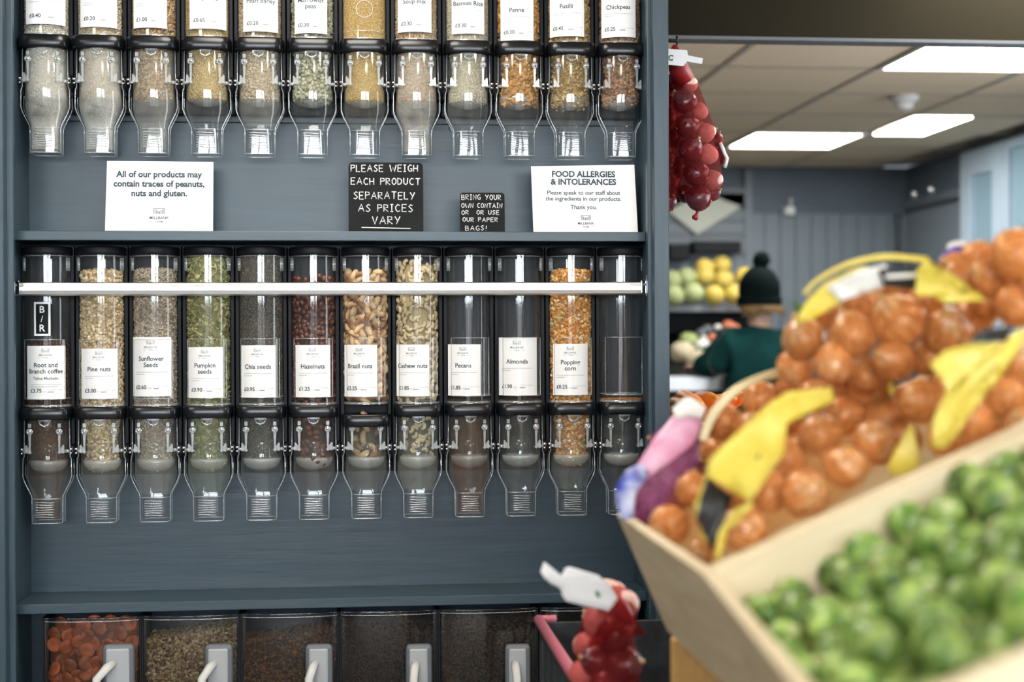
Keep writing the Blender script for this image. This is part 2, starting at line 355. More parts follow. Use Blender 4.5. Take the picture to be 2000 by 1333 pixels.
def scatter(prof, pitch, depth=1.0, heap=0.006, inset=0.0):
    pts = []; zs = [p[1] for p in prof]; rs = [p[0] for p in prof]; z0, z1 = zs[0], zs[-1]
    area = PI * 1.3 * np.mean(rs) * (z1 - z0); n = int(1.7 * area / (pitch * pitch))
    z = rng.uniform(z0, z1, n); a = rng.uniform(-1.2 * PI, 0.2 * PI, n); r = np.interp(z, zs, rs) - inset - rng.uniform(0, 0.55, n) * pitch
    P = np.stack([r * np.cos(a), r * np.sin(a) * depth, z], 1)
    m = int(1.4 * PI * rs[-1] ** 2 / pitch ** 2); rr = rs[-1] * np.sqrt(rng.uniform(0, 1, m)); a = rng.uniform(0, 2 * PI, m)
    hz = z1 + heap * (0.3 + rng.uniform(0, 1, m)) * (1.1 - (rr / rs[-1]) ** 2)
    return np.vstack([P, np.stack([rr * np.cos(a), rr * np.sin(a) * depth, hz], 1)])

# ------------------------------------------------------------------ room shell
RX = 3.39; BY = 6.25; LX = -2.6; FY = -6.2
MB().box(LX - .1, RX + .1, FY - .1, BY + .1, FLOOR - 0.08, FLOOR, M['floor']).build('floor', kind='structure')
ce = MB().box(LX - .1, RX + .1, FY - .1, BY + .1, CEIL + 0.02, CEIL + 0.10, M['tbar']).build('ceiling', kind='structure')
gx = [2.0 + 0.605 * k for k in range(-8, 3)]; gy = [2.79 + 0.617 * k for k in range(-15, 6)]
tile = MB().box(0.011, 0.594, 0.011, 0.606, 0.0, 0.02, M['ceil']).mesh('tile')
PAN = [(2.0 + .605 * a, 2.79 + .617 * b) for a, b in ((0, -1), (0, 3), (-3, -10), (-4, -6), (-1, -8), (-6, -8), (-1, -4), (-3, 1))]; PNX, PNY = 2.605, 2.79 + .617 * 2
def islit(x, y): return any(abs(x - a) < 0.05 and abs(y - b) < 0.05 for a, b in PAN) or (abs(x - PNX) < .05 and abs(y - PNY) < .05)
for x in gx:
    for y in gy:
        if x + 0.55 > RX or x < LX - 0.3 or y > BY - 0.3: continue
        if not islit(x, y): put('tile', tile, ce, (x, y, CEIL))
tb = MB()
for x in gx: tb.box(x - 0.011, x + 0.011, FY, BY, CEIL - 0.004, CEIL + 0.02, M['tbar'])
for y in gy: tb.box(LX, RX, y - 0.011, y + 0.011, CEIL - 0.003, CEIL + 0.02, M['tbar'])
tb.build('grid_bars', ce)
pe = emit('light_panel_far', (1.0, 0.98, 0.93), PANEL_E); pn = emit('light_panel_near', (1.0, 0.93, 0.82), PANEL_NEAR_E)
where = ['in the ceiling nearest the dark beam, cut by the frame', 'far back in the ceiling, the left of the two small ones', None, None, None, None, None, None]
for i, (x, y) in enumerate(PAN):
    hid = where[i] is None
    e = empty('ceiling_light', (x, y, CEIL - 0.006), 'white square light panel ' + (where[i] or ('overhead behind the photographer' if i == 2 else 'overhead in front of the dispensers' if i == 3 else ['', '', '', '', 'above the onion display', 'above the left end of the aisle', 'above the opening beside the shelving', 'beyond the dark beam, hidden behind the shelving'][i])), 'ceiling light', 'square ceiling light panels')
    MB().box(0.02, 0.58, 0.02, 0.59, 0.0, 0.006, pn if hid and y < 1 else pe).build('diffuser', e)
    f = MB(); f.box(0, .6, 0, .02, -.004, .01, M['white']); f.box(0, .6, .59, .61, -.004, .01, M['white']); f.box(0, .02, .02, .59, -.004, .01, M['white']); f.box(.58, .6, .02, .59, -.004, .01, M['white'])
    f.build('light_frame', e)
e = empty('ceiling_light', (PNX + .02, PNY, CEIL - 0.006), 'narrow white light panel far back in the ceiling, right of the wide ones', 'ceiling light', 'square ceiling light panels')
MB().box(0.02, 0.28, 0.02, 0.66, 0, 0.006, pe).build('diffuser', e); MB().box(0.28, 0.6, 0.0, .61, 0, .02, M['ceil']).build('light_frame', e)
p = at(1765, 178, 3.45); e = empty('smoke_detector', (p.x, p.y, CEIL), 'round white smoke detector on the ceiling between the light panels', 'smoke detector')
MB().lathe([(0.065, 0), (0.065, -0.018), (0.05, -0.03)], M['white']).build('base', e); MB().lathe([(0.04, -0.03), (0.042, -0.05), (0.025, -0.062)], M['white']).build('sensor_head', e)
# back wall: plain upper band, boards below the rail, slatted panel at the left
RAILZ = at(1600, 413, BY).z
wb = MB().box(LX, RX, BY, BY + 0.1, FLOOR, CEIL, M['wallu']).build('wall_back', kind='structure')
x0 = xc(1462, BY); pw = 0.098; n = int((RX - x0) / pw); pk = MB().box(0.003, pw - 0.003, -0.014, 0.0, FLOOR, RAILZ, M['wallg'], 0.002).mesh('plank')
for i in range(n + 1): put('plank', pk, wb, (min(x0 + i * pw, RX - pw), BY, 0))
MB().box(x0 - .03, RX, BY - 0.03, BY, RAILZ - 0.012, RAILZ + 0.02, M['wallu'], 0.003).build('trim_1', kind='structure')
sw = empty('slatwall', (0, BY - 0.03, 0), 'pale grey slatted display panel on the back wall behind the melons', 'wall panel')
zs = [CEIL - 0.25, at(1380, 374, BY).z, at(1380, 434, BY).z, at(1380, 462, BY).z, at(1380, 500, BY).z, at(1380, 560, BY).z, at(1380, 620, BY).z]
xs0, xs1 = xc(1200, BY), xc(1452, BY)
MB().box(xs0, xs1 + .02, 0.005, 0.03, zs[-1], zs[0] + 0.1, M['greyd']).build('backing', sw)
for i in range(len(zs) - 1): MB().box(xs0, xs1, -0.012, 0.005, zs[i + 1] + 0.012, zs[i] - 0.012, M['wallg'], 0.003).build('slat', sw)
MB().box(xs1, xs1 + 0.05, -0.02, 0.01, zs[-1], CEIL - 0.02, M['wallg'], 0.004).build('edge_strip', sw)
# sign on the slatwall: a square turned on its corner
e = empty('diamond_sign', (at(1362, 405, BY - .08)), 'blank cream square sign hung on its corner on the slatted wall', 'sign')
a = (at(1290, 400, BY - .08) - at(1362, 405, BY - .08)); q = [at(1305, 412, BY - .08), at(1362, 458, BY - .08), at(1448, 404, BY - .08), at(1372, 375, BY - .08)]; q = [v - e.location for v in q]
MB().prism([(v.x, v.z) for v in q], 0, 0.012, mat('cream_board', (0.62, 0.64, 0.55), 0.6)).build('board', e)
for (xa, xb, ya, yb, t) in ((1308, 1348, 474, 508, 'small black plastic tray hooked on the slatted wall, left one'), (1356, 1448, 470, 494, 'long black plastic tray hooked on the slatted wall, right one')):
    A = at(xa, yb, BY - .2); B = at(xb, ya, BY - .2); e = empty('wall_tray', (A.x, BY - .2, A.z), t, 'tray', 'black trays on the slatted wall')
    W = B.x - A.x; H = B.z - A.z; MB().box(0, W, 0, .15, 0, H * .9, M['blackm'], 0.006).build('tray_body', e); MB().box(-.004, W + .004, -.006, .156, H * .9, H, M['greyd'], 0.004).build('rim', e)
e = empty('wall_hook', at(1542, 404, BY - .05), 'small pale hook plate above the board wall rail', 'hook'); MB().box(-.03, .03, -.02, .04, -.05, .0, M['white'], 0.006).build('plate', e); MB().tube([(0, 0, 0), (0, -.03, .02), (0, -.03, .05)], .008, M['white']).build('hook_arm', e)
# right wall with boards, rail and window
wr = MB().box(RX, RX + 0.1, FY, BY, FLOOR, CEIL, M['wallu']).build('wall_right', kind='structure')
pr = MB().box(-0.014, 0.0, 0.003, pw - 0.003, FLOOR, RAILZ, M['wallg'], 0.002).mesh('plank')
wy0 = 4.75
for i in range(int((BY - wy0 - 0.5) / pw) + 5): put('plank', pr, wr, (RX, BY - (i + 1) * pw, 0))
MB().box(RX - 0.03, RX, wy0 + .55, BY, RAILZ - 0.012, RAILZ + 0.02, M['wallu'], 0.003).build('trim_2', kind='structure')
for i, (ya, yb) in enumerate(((4.68, 5.25), (4.00, 4.67), (3.30, 3.99))):
    e = put('window_%d' % (i + 1), None, None, (RX - 0.03, 0, 0), kind='structure')
    f = MB(); zb = -0.6; zt = CEIL - 0.03; t = (.14, .05, .05)[i]
    f.box(-.03, .03, ya, ya + t, zb, zt, M['frame'], .004); f.box(-.03, .03, yb - t, yb, zb, zt, M['frame'], .004); f.box(-.03, .03, ya + t, yb - t, zb, zb + t, M['frame'], .004); f.box(-.03, .03, ya + t, yb - t, zt - t, zt, M['frame'], .004)
    f.build('window_frame', e); MB().box(-.004, .004, ya + t, yb - t, zb + t, zt - t, mat('tinted_glass', (0.20, 0.30, 0.36), 0.15, emis=0.25)).build('pane', e)
rr = empty('coat_rail', (RX - .06, 0, RAILZ + .05), 'dark rail with round chrome hooks along the right wall', 'rail')
MB().box(-.01, .03, 5.28, BY - .1, -.045, 0.0, M['greyd'], .004).build('bar', rr)
for yy in (5.82, 5.55):
    h = MB(); h.ball((-.045, yy, .02), .028, M['chrome']); h.tube([(0, yy, 0), (-.045, yy, .01)], .008, M['chrome']); h.build('hook', rr)
# left and front walls (behind the camera) with shop windows that let daylight in
MB().box(LX - .1, LX, FY, BY, FLOOR, CEIL, M['wallf']).build('wall_left', kind='structure')
wf = MB(); ZB, ZT = -0.60, 0.92
wf.box(LX, RX, FY - .1, FY, FLOOR, ZB, M['wallf']); wf.box(LX, RX, FY - .1, FY, ZT, CEIL, M['wallf']); wf.box(LX, -1.75, FY - .1, FY, ZB, ZT, M['wallf']); wf.box(2.15, RX, FY - .1, FY, ZB, ZT, M['wallf'])
wf.build('wall_front', kind='structure')
day = emit('sky_seen_in_shop_window', (0.86, 0.94, 1.0), WIN_E); street = emit('street_seen_in_shop_window', (0.9, 0.92, 1.0), WIN_E * 0.07)
for i, (xa, xb) in enumerate(((-1.75, -0.75), (-0.65, 0.45), (0.75, 1.0), (1.25, 2.15))):
    e = put('window_%d' % (i + 4), None, None, (0, FY - .04, 0), kind='structure')
    MB().box(xa, xb, -.01, .0, 0.22, ZT, day).build('pane', e); MB().box(xa, xb, -.01, .0, ZB, 0.20, street).build('pane', e); MB().box(xa, xb, -.02, .01, .20, .22, M['frame']).build('transom', e)
    f = MB(); f.box(xb, [-.65, .75, 1.25, 2.15][i] + .001, -.06, .04, ZB, ZT, M['wallf']); f.box(xa, xb, -.0, .05, ZB - .03, ZB, M['frame']); f.build('window_frame', e)
e = put('window_8', None, None, (RX - .02, 0, 0), kind='structure')   # added glowing panel, framed like a window, unseen; brightens room and display
MB().box(-.005, .0, -1.2, 2.3, -.3, .92, emit('added_side_glow', (0.9, 0.95, 1.0), SIDE_E)).build('pane', e)
f = MB(); f.box(-.03, .02, -1.26, -1.2, -.36, .98, M['frame']); f.box(-.03, .02, 2.3, 2.36, -.36, .98, M['frame']); f.box(-.03, .02, -1.2, 2.3, -.36, -.3, M['frame']); f.box(-.03, .02, -1.2, 2.3, .92, .98, M['frame']); f.box(-.03, .02, .5, .55, -.3, .92, M['frame']); f.build('window_frame', e)
# beam across the opening, with the lighter edge strip under it
ZBm = at(1600, 75, 0.75).z
MB().box(LX, RX, 0.75, 0.80, ZBm, CEIL, M['olive']).build('trim_3', kind='structure')
MB().box(LX, RX, 0.74, 0.80, ZBm - .008, ZBm, M['greyd']).build('trim_4', kind='structure')

# ------------------------------------------------------------------ shelving unit
XL, XR = xc(8, 0), xc(1278, 0); YB = 0.232; XO = xc(1308, 0)
TOP = CEIL - 0.02
u = empty('shelving_unit', (0, 0, FLOOR), 'tall slate blue painted wooden shelving unit holding the rows of dispensers', 'shelving unit')
def up(mb, name, **k): o = mb.build(name, u, (0, 0, -FLOOR), **k); return o
up(MB().box(XL - 0.09, XL, 0, 0.30, FLOOR, TOP, M['slate_v'], 0.002), 'side_panel')
up(MB().box(XR, XO, 0, 0.30, FLOOR, TOP, M['slate_v'], 0.002), 'side_panel')
ZS = at(700, 243, YB).z
up(MB().box(XL, XR, YB, YB + .02, FLOOR, ZS, M['slate']), 'back_panel'); up(MB().box(XL, XR, YB - .006, YB + .02, ZS + .0015, TOP, M['slate']), 'back_panel')
zt1 = zc(452, .087); zb1 = zc(471, .087); up(MB().box(XL, XR, 0.087, YB, zb1, zt1, M['slate'], 0.0015), 'shelf')
zt2 = zc(1168, .087); zb2 = zc(1187, .087); up(MB().box(XL, XR, 0.087, YB, zb2, zt2, M['slate'], 0.0015), 'shelf')
up(MB().box(XL - .002, XL + .012, .03, .045, FLOOR, TOP, M['slate_v'], .002), 'edge_bead'); up(MB().box(XR - .007, XR + .002, .03, .045, FLOOR, TOP, M['slate_v'], .002), 'edge_bead')
up(MB().box(XL, XR, 0.05, 0.23, TOP - .02, TOP, M['slate']), 'top_panel')
up(MB().box(XL, XR, 0.10, YB, -1.14, -1.10, M['slate']), 'bin_shelf')

# ------------------------------------------------------------------ dispensers
YT = 0.15; R = 0.0445
x_1, x_12 = xc(94, YT), xc(1211, YT, 300); PITCH = (x_12 - x_1) / 11
LZ = {'c1': -0.139, 'c0': -0.163}  # collar top and bottom, lower row
# shared meshes, local origin = tube axis at the height of the collar's underside
def sq(z, w_, d, p_=3.0, cy=0): return [(a, b, z) for a, b in outline(w_, d, 28, p_, cy)]
me = {}
def build_meshes():
    c = MB(); c.loft([sq(.0, .098, .100, 5), sq(.002, .1, .102, 5), sq(.022, .1, .102, 5), sq(.0245, .097, .098, 5)], M['black']); me['collar'] = c.mesh('collar')
    for k, h in (('tube', 0.328), ('tube_tall', 0.37)):
        t = MB(); t.lathe([(R, .0245), (R, .030 + h - .03)], M['clear'], 40, cap=False)
        t.lathe([(R + .0012, .0245), (R + .0012, .028), (R, .029)], M['clear_edge'], 40, cap=False); t.lathe([(R, .040), (R + .001, .0405), (R + .001, .042), (R, .0425)], M['clear_edge'], 40, cap=False)
        z = h - .003
        t.lathe([(R, z - .002), (R + .0015, z - .001), (R + .0015, z)], M['clear_edge'], 40, cap=False)
        for s_ in (-1, 1):  # side ears near the lid
            for dx in (0.0, .004, .008): t.tube([(s_ * (R - .004 + dx * .5), -.02 + dx, z - .030), (s_ * (R - .004 + dx * .5), -.02 + dx, z - .004)], .0016, M['clear_edge'], 6)
        me[k] = t.mesh('tube')
    l = MB(); l.lathe([(R + .004, .326), (R + .005, .3275), (R + .005, .340), (R + .002, .343), (.02, .345)], M['blackm'], 40); me['lid'] = l.mesh('lid')
    h = MB(); yf = -.012
    h.loft([sq(0, .084, .090, 2.15), sq(-.075, .085, .090, 2.15), sq(-.112, .086, .086, 2.2), sq(-.124, .082, .080, 2.3), sq(-.152, .060, .070, 3.5), sq(-.160, .056, .066, 6), sq(-.207, .056, .064, 7)], M['clear_hop'], False, False)
    me['hopper'] = h.mesh('hopper')
    # moulded flange that runs round the silhouette
    pts = [(.0435, 0), (.0445, -.075), (.0470, -.080), (.0475, -.115), (.044, -.126), (.031, -.152), (.0298, -.160), (.0295, -.207)]
    e_ = MB()
    for s_ in (-1, 1):
        for yy, rr in ((-.016, .0011), (.012, .0009)): e_.tube([(s_ * a, yy, b) for a, b in pts], rr, M['clear_edge'], 6)
        vs = [(s_ * a, -.016, b) for a, b in pts] + [(s_ * a, .012, b) for a, b in pts]; k = len(pts); e_.add(vs, [(i, i + 1, i + 1 + k, i + k) for i in range(k - 1)], M['clear'])
    for (w_, d_, z, r_) in ((.057, .066, -.2065, .0011),):
        o = sq(z, w_, d_, 7); e_.tube(o + [o[0]], r_, M['clear_edge'], 6)
    o = sq(-.158, .057, .067, 5); e_.tube([p_ for p_ in o if p_[1] < .01][::1], .0008, M['clear_edge'], 5)
    me['flange'] = e_.mesh('flange')
    s = MB()
    for k in range(7):
        z = -.165 - k * .0048; s.tube([(x, -.0335 - .0015 * (1 - (x / .022) ** 2), z - .0006 * math.sin(x * 150 + k)) for x in np.linspace(-.019, .017 - .001 * (k % 3), 9)], .0010, M['clear_edge'], 6)
    me['rib'] = s.mesh('spout_ribs')
    b = MB(); b.lathe([(.001, -.109), (.020, -.107), (.032, -.101), (.0375, -.092), (.0385, -.084), (.037, -.083), (.036, -.0835)], M['milky'], 32, cap=False, sy=.92); b.lathe([(.037, -.0835), (.028, -.081)], M['milky'], 32, cap=False, sy=.92); me['bowl'] = b.mesh('portion_bowl')
    d = MB(); d.lathe([(.030, -.083), (.029, -.060), (.024, -.048), (.012, -.040), (.001, -.038)], M['clear_hop'], 28, cap=False, sy=1.1); me['dome'] = d.mesh('paddle_dome')
    for s_ in (-1, 1):
        q = MB(); x = s_ * .0285; y = -.0415
        q.prism([(x - .0022, -.042), (x + .0022, -.042), (x + .0028, -.026), (x - .0028, -.026)], y, y + .002, M['clear_edge'])
        q.prism([(x - .0016, -.068), (x + .0016, -.068), (x + .0020, -.042), (x - .0020, -.042)], y, y + .002, M['clear_edge'])
        q.prism([(x - .003, -.016), (x + .003, -.016), (x + .003, -.008), (x - .003, -.008)], y, y + .002, M['clear_edge'])
        q.lathe([(.0066, -.002), (.0066, .0005), (.0052, .0012), (.002, .0014)], M['clear_edge'], 18, c=(x, y, -.024), axis='y')
        q.lathe([(.0022, -.0035), (.0022, -.0005)], M['chrome'], 10, c=(x, y, -.024), axis='y'); me['pin%d' % s_] = q.mesh('clip')
        w_ = MB(); x = s_ * .040
        w_.lathe([(.0035, 0), (.0035, .012)], M['clear_edge'], 12, c=(x - .006, -.022, -.064), axis='x')
        w_.prism([(x - s_ * .016, -.066), (x - s_ * .004, -.050), (x - s_ * .002, -.052), (x - s_ * .002, -.067)], -.0400, -.0385, M['clear_edge'])
        w_.lathe([(.0028, -.003), (.0028, .003)], M['chrome'], 10, c=(s_ * .0475, -.026, -.060), axis='x'); w_.lathe([(.0022, -.002), (.0022, .002)], M['chrome'], 10, c=(s_ * .0475, -.026, -.068), axis='x')
        me['axle%d' % s_] = w_.mesh('axle')
    kn = MB(); kn.ball((.0505, -.008, -.066), (.0065, .018, .0165), M['black'], 16, 10); me['knob'] = kn.mesh('knob')
    m = MB(); m.box(-PITCH / 2 + .0005, PITCH / 2 - .0005, .048, .062, -.118, .345, M['blackm'], .002); m.box(-.0515, -.0440, .0, .05, -.09, .345, M['blackm'], .001); m.box(.0440, .0515, .0, .05, -.09, .345, M['blackm'], .001)
    m.box(-.012, .012, -.0415, -.036, -.004, 0, M['clear_edge']); me['mount'] = m.mesh('mount')
    y = -.0505
    hd = MB(); B_ = .052; bquad(hd, -.043, .043, .040, .158, M['holder'], y, B_)
    def edge(x0, x1, z0, z1): 
        f_ = lambda px: (B_ * math.sin(px / B_), y - .0005 + B_ * (1 - math.cos(px / B_)))
        P = [(*f_(a), b) for a, b in ([(x, z0) for x in np.linspace(x0, x1, 9)] + [(x, z1) for x in np.linspace(x1, x0, 9)])]; hd.tube([(p_[0], p_[1], p_[2]) for p_ in P + [P[0]]], .0008, M['clear_edge'], 5)
    edge(-.043, .043, .040, .158); me['holder'] = hd.mesh('label_holder')
    lt = MB(); lt.tube([(-.010, -.041, -.002), (-.008, -.043, -.010), (0, -.044, -.0135), (.008, -.043, -.010), (.010, -.041, -.002)], .0018, M['clear_edge'], 8); me['latch'] = lt.mesh('latch')
build_meshes()
def price_label(root, title, sub, price, w_, z0, z1, x=0.0, small=True):
    B_ = .052; y = -.0492; mb = MB(); mb2 = MB()
    f_ = lambda m_, xa, xb, za, zb, mt_, yy, th=0: None
    bquad(mb, x - w_ / 2, x + w_ / 2, z0, z1, M['paper'], y, B_, th=.0004); L = mb.build('price_label', root)
    y -= .0004; h = z1 - z0
    logo(mb2, x, z1 - h * .125, w_ * .36, y, B_, M['ink2'])
    n = len(title); zt = z1 - h * (.40 if n > 1 else .45); sz = .0126
    for i, t in enumerate(title): text_mb(mb2, t, sz, M['ink'], x, zt - i * sz * .98, bold=.018, y=y, bend=B_)
    zt -= (n - 1) * sz
    if sub: zt -= sz * .95; text_mb(mb2, sub, sz * .62, M['ink'], x, zt, bold=.012, y=y, bend=B_)
    zt -= sz * .8; bquad(mb2, x - w_ * .39, x + w_ * .39, zt, zt + .0006, M['ink2'], y, B_)
    zt -= .0045
    if small: bquad(mb2, x - w_ * .39, x - w_ * (.15 if not sub else -.3), zt, zt + .0011, mat_small, y, B_)
    text_mb(mb2, price, .0108, M['ink'], x - w_ * .39, z0 + h * .125, 'LEFT', bold=.02, y=y, bend=B_)
    text_mb(mb2, '/100g', .0050, mat_small, x - w_ * .39 + .0245, z0 + h * .125, 'LEFT', y=y, bend=B_)
    text_mb(mb2, 'Country of origin', .0042, mat_small, x + w_ * .06, z0 + h * .165, 'LEFT', y=y, bend=B_)
    bquad(mb2, x + w_ * .06, x + w_ * .19, z0 + h * .125, z0 + h * .142, M['ink2'], y, B_)
    mb2.build('lettering', L); return L
mat_small = mat('pale_grey_ink', (0.45, 0.48, 0.5), 0.6)
def C(*a): return [tuple(x) for x in a]
# name, label text, fill top (px) , grain size, pitch, colours, template, core, hopper dust
LOW = [
 ('coffee', ['Root and', 'Branch coffee'], 'Telma Machado', '£3.75', (46, 131, 673), 672, (.004, .003, .002), .0055, C((.06, .024, .01), (.04, .014, .006), (.09, .038, .015)), T12, .45, (.15, .09, .045)),
 ('pine nut', ['Pine nuts'], '', '£3.00', (153, 232, 679), 533, (.0048, .0036, .0034), .0070, C((.62, .47, .27), (.70, .56, .36), (.52, .37, .20)), T42, .15, (.5, .4, .25)),
 ('sunflower seed', ['Sunflower', 'Seeds'], '', '£0.60', (250, 338, 657), 530, (.0050, .0024, .0015), .0048, C((.42, .34, .25), (.52, .44, .34), (.30, .23, .17)), T12, .30, (.5, .45, .36)),
 ('pumpkin seed', ['Pumpkin', 'seeds'], '', '£0.90', (361, 438, 677), 508, (.0075, .0046, .0014), .0078, C((.26, .26, .09), (.36, .35, .15), (.17, .18, .06), (.42, .36, .17)), T42, .32, (.35, .38, .28)),
 ('chia seed', ['Chia seeds'], '', '£0.95', (464, 541, 674), 497, (.0013, .0009, .0008), .0019, C((.10, .09, .07), (.28, .25, .19), (.05, .045, .04), (.07, .06, .05)), TOCT, .12, (.3, .3, .28)),
 ('hazelnut', ['Hazelnuts'], '', '£1.25', (572, 649, 674), 540, None, 0, None, None, .22, (.28, .16, .09)),
 ('brazil nut', ['Brazil nuts'], '', '£2.25', (664, 739, 674), 533, None, 0, None, None, .20, (.4, .32, .2)),
 ('cashew', ['Cashew nuts'], '', '£1.85', (766, 841, 674), 511, None, 0, None, None, .25, (.62, .55, .4)),
 ('pecan', ['Pecans'], '', '£1.85', (867, 941, 674), None, None, 0, None, None, .50, (.24, .12, .05)),
 ('almond', ['Almonds'], '', '£1.90', (966, 1053, 661), None, None, 0, None, None, .15, (.3, .24, .17)),
 ('popping corn', ['Popping', 'corn'], '', '£0.25', (1076, 1152, 674), 532, (.0048, .0038, .0028), .0062, C((.70, .30, .05), (.80, .46, .14), (.56, .19, .03), (.82, .66, .38), (.62, .24, .04)), T42, .20, (.5, .45, .36)),
 ('empty', None, '', '', None, None, None, 0, None, None, .06, (.4, .36, .3)),
]
TOPR = [
 ('white rice flake', None, '', '£0.40', (44, 132, 0), None, (.0026, .002, .0014), .0034, C((.72, .66, .55), (.80, .75, .66), (.6, .52, .4)), T12, .72, (.74, .70, .62), 58),
 ('oat', ['Oats'], '', '£0.20', (151, 232, 0), None, (.003, .0024, .0012), .0036, C((.62, .5, .33), (.7, .6, .45), (.5, .38, .23)), T12, .80, (.70, .68, .62), 62),
 ('granola', ['Granola'], '', '£1.00', (254, 328, 0), None, (.004, .003, .0024), .0046, C((.42, .27, .13), (.55, .4, .22), (.3, .17, .08)), T12, .45, (.55, .52, .46), 62),
 ('quinoa', ['Quinoa'], '', '£0.65', (366, 448, 0), None, (.0016, .0015, .0013), .0024, C((.6, .44, .2), (.7, .54, .28), (.5, .34, .14)), TOCT, .06, (.5, .45, .35), 62),
 ('pearl barley', ['Pearl barley'], '', '£0.20', (471, 548, 0), None, (.0028, .0022, .002), .0036, C((.55, .42, .26), (.62, .5, .34), (.4, .28, .16)), T12, .28, (.6, .57, .5), 62),
 ('marrowfat pea', ['Marrowfat', 'peas'], '', '£0.30', (571, 642, 0), None, (.0042, .0040, .0038), .0070, C((.34, .33, .22), (.42, .42, .30), (.28, .26, .17)), T42, .04, (.5, .5, .45), 64),
 ('couscous', None, '', '', None, None, (.0013, .0012, .0012), .0020, C((.64, .44, .16), (.72, .52, .22), (.56, .36, .12)), TOCT, .10, (.55, .45, .28), 60),
 ('soup mix', ['Soup mix'], '', '£0.30', (772, 846, 0), None, (.0028, .0026, .002), .0038, C((.55, .3, .2), (.6, .5, .32), (.4, .42, .22), (.65, .35, .2)), T12, .62, (.62, .57, .5), 58),
 ('basmati rice', ['Basmati Rice'], '', '£0.30', (879, 950, 0), None, (.0032, .0011, .0010), .0026, C((.66, .58, .42), (.74, .66, .5), (.6, .5, .36)), TOCT, .10, (.6, .57, .5), 60),
 ('penne', ['Penne'], '', '£0.30', (973, 1045, 0), None, (.0095, .0034, .0034), .0092, C((.62, .30, .07), (.7, .38, .12), (.52, .24, .05)), T42, .08, (.5, .45, .35), 75),
 ('fusilli', ['Fusilli'], '', '£0.45', (1068, 1144, 0), None, (.0040, .0040, .0100), .0085, C((.62, .38, .12), (.7, .48, .2), (.52, .3, .08)), TSCREW, .10, (.5, .45, .35), 62),
 ('chickpea', ['Chickpeas'], '', '£0.25', (1170, 1245, 0), None, (.0040, .0038, .0036), .0068, C((.34, .18, .09), (.42, .25, .13), (.26, .13, .07)), T42, .05, (.5, .45, .35), 62),
]
def clone(parent, name, key): return put(name, me[key], parent)
def nuts(kind, mats_, rad, n_want, prof, size, mk, label, group, where_, depth=1.0):
    """individual nuts packed against the wall of a tube"""
    meshes = [mk(m_) for m_ in mats_]; zs = [p_[1] for p_ in prof]; rs = [p_[0] for p_ in prof]; pts = []; t = 0; md = size * (1.25 if kind != 'brazil_nut' else 1.5)
    while len(pts) < n_want and t < 30000:
        t += 1; z = random.uniform(zs[0], zs[-1]); a = random.uniform(-1.12 * PI, .12 * PI); r_ = np.interp(z, zs, rs) - size * random.uniform(.55, 1.0)
        p_ = Vector((r_ * math.cos(a), r_ * math.sin(a) * depth, z))
        if all((p_ - q).length > md for q in pts): pts.append(p_)
    for p_ in pts:
        n_ = Vector((p_.x, p_.y, 0)).normalized(); t_ = (n_.cross(Vector((0, 0, 1))) * random.uniform(-1, 1) + Vector((0, 0, random.uniform(-1, 1)))).normalized()
        q_ = Matrix((n_, t_.cross(n_), t_)).transposed().to_euler() if kind != 'cashew' else Matrix((t_, n_, t_.cross(n_))).transposed().to_euler()
        put(kind, random.choice(meshes), None, Vector(where_) + p_, q_, label, kind.replace('_', ' '), group)
def mk_hazel(m_):
    b = MB(); b.ball((0, 0, 0), (.0068, .0066, .0072), m_, 8, 6, fn=lambda p_: Vector((p_.x, p_.y, p_.z * (1.15 if p_.z > .8 else 1)))); return b.mesh('hazelnut')
def mk_brazil(m_):
    b = MB()
    def fn(p_): return Vector((p_.x * (1 - .25 * abs(p_.z)), (p_.y if p_.y > -.3 else -.3 + (p_.y + .3) * .3), p_.z + .18 * p_.x * p_.x))
    b.ball((0, 0, 0), (.0092, .0090, .0155), m_, 8, 7, fn=fn); return b.mesh('brazil_nut')
def mk_cashew(m_):
    b = MB(); n = 7; pts = []; rr = []
    for i in range(n): a = -.3 + 1.9 * PI / 2 * i / (n - 1); pts.append((.0062 * math.cos(a), 0, .0062 * math.sin(a))); rr.append([.0018, .0034, .0040, .0040, .0042, .0038, .002][i])
    b.tube(pts, rr, m_, 6); return b.mesh('cashew')
def prof_hop(r=1.0): return [(.004, -.1055), (.022, -.104), (.033, -.096), (.0345, -.086), (.030, -.075), (.028, -.06), (.030, -.03), (.036, -.002), (.040, .002)]
ordw = ['first', 'second', 'third', 'fourth', 'fifth', 'sixth', 'seventh', 'eighth', 'ninth', 'tenth', 'eleventh', 'twelfth']
SMALLROW = None
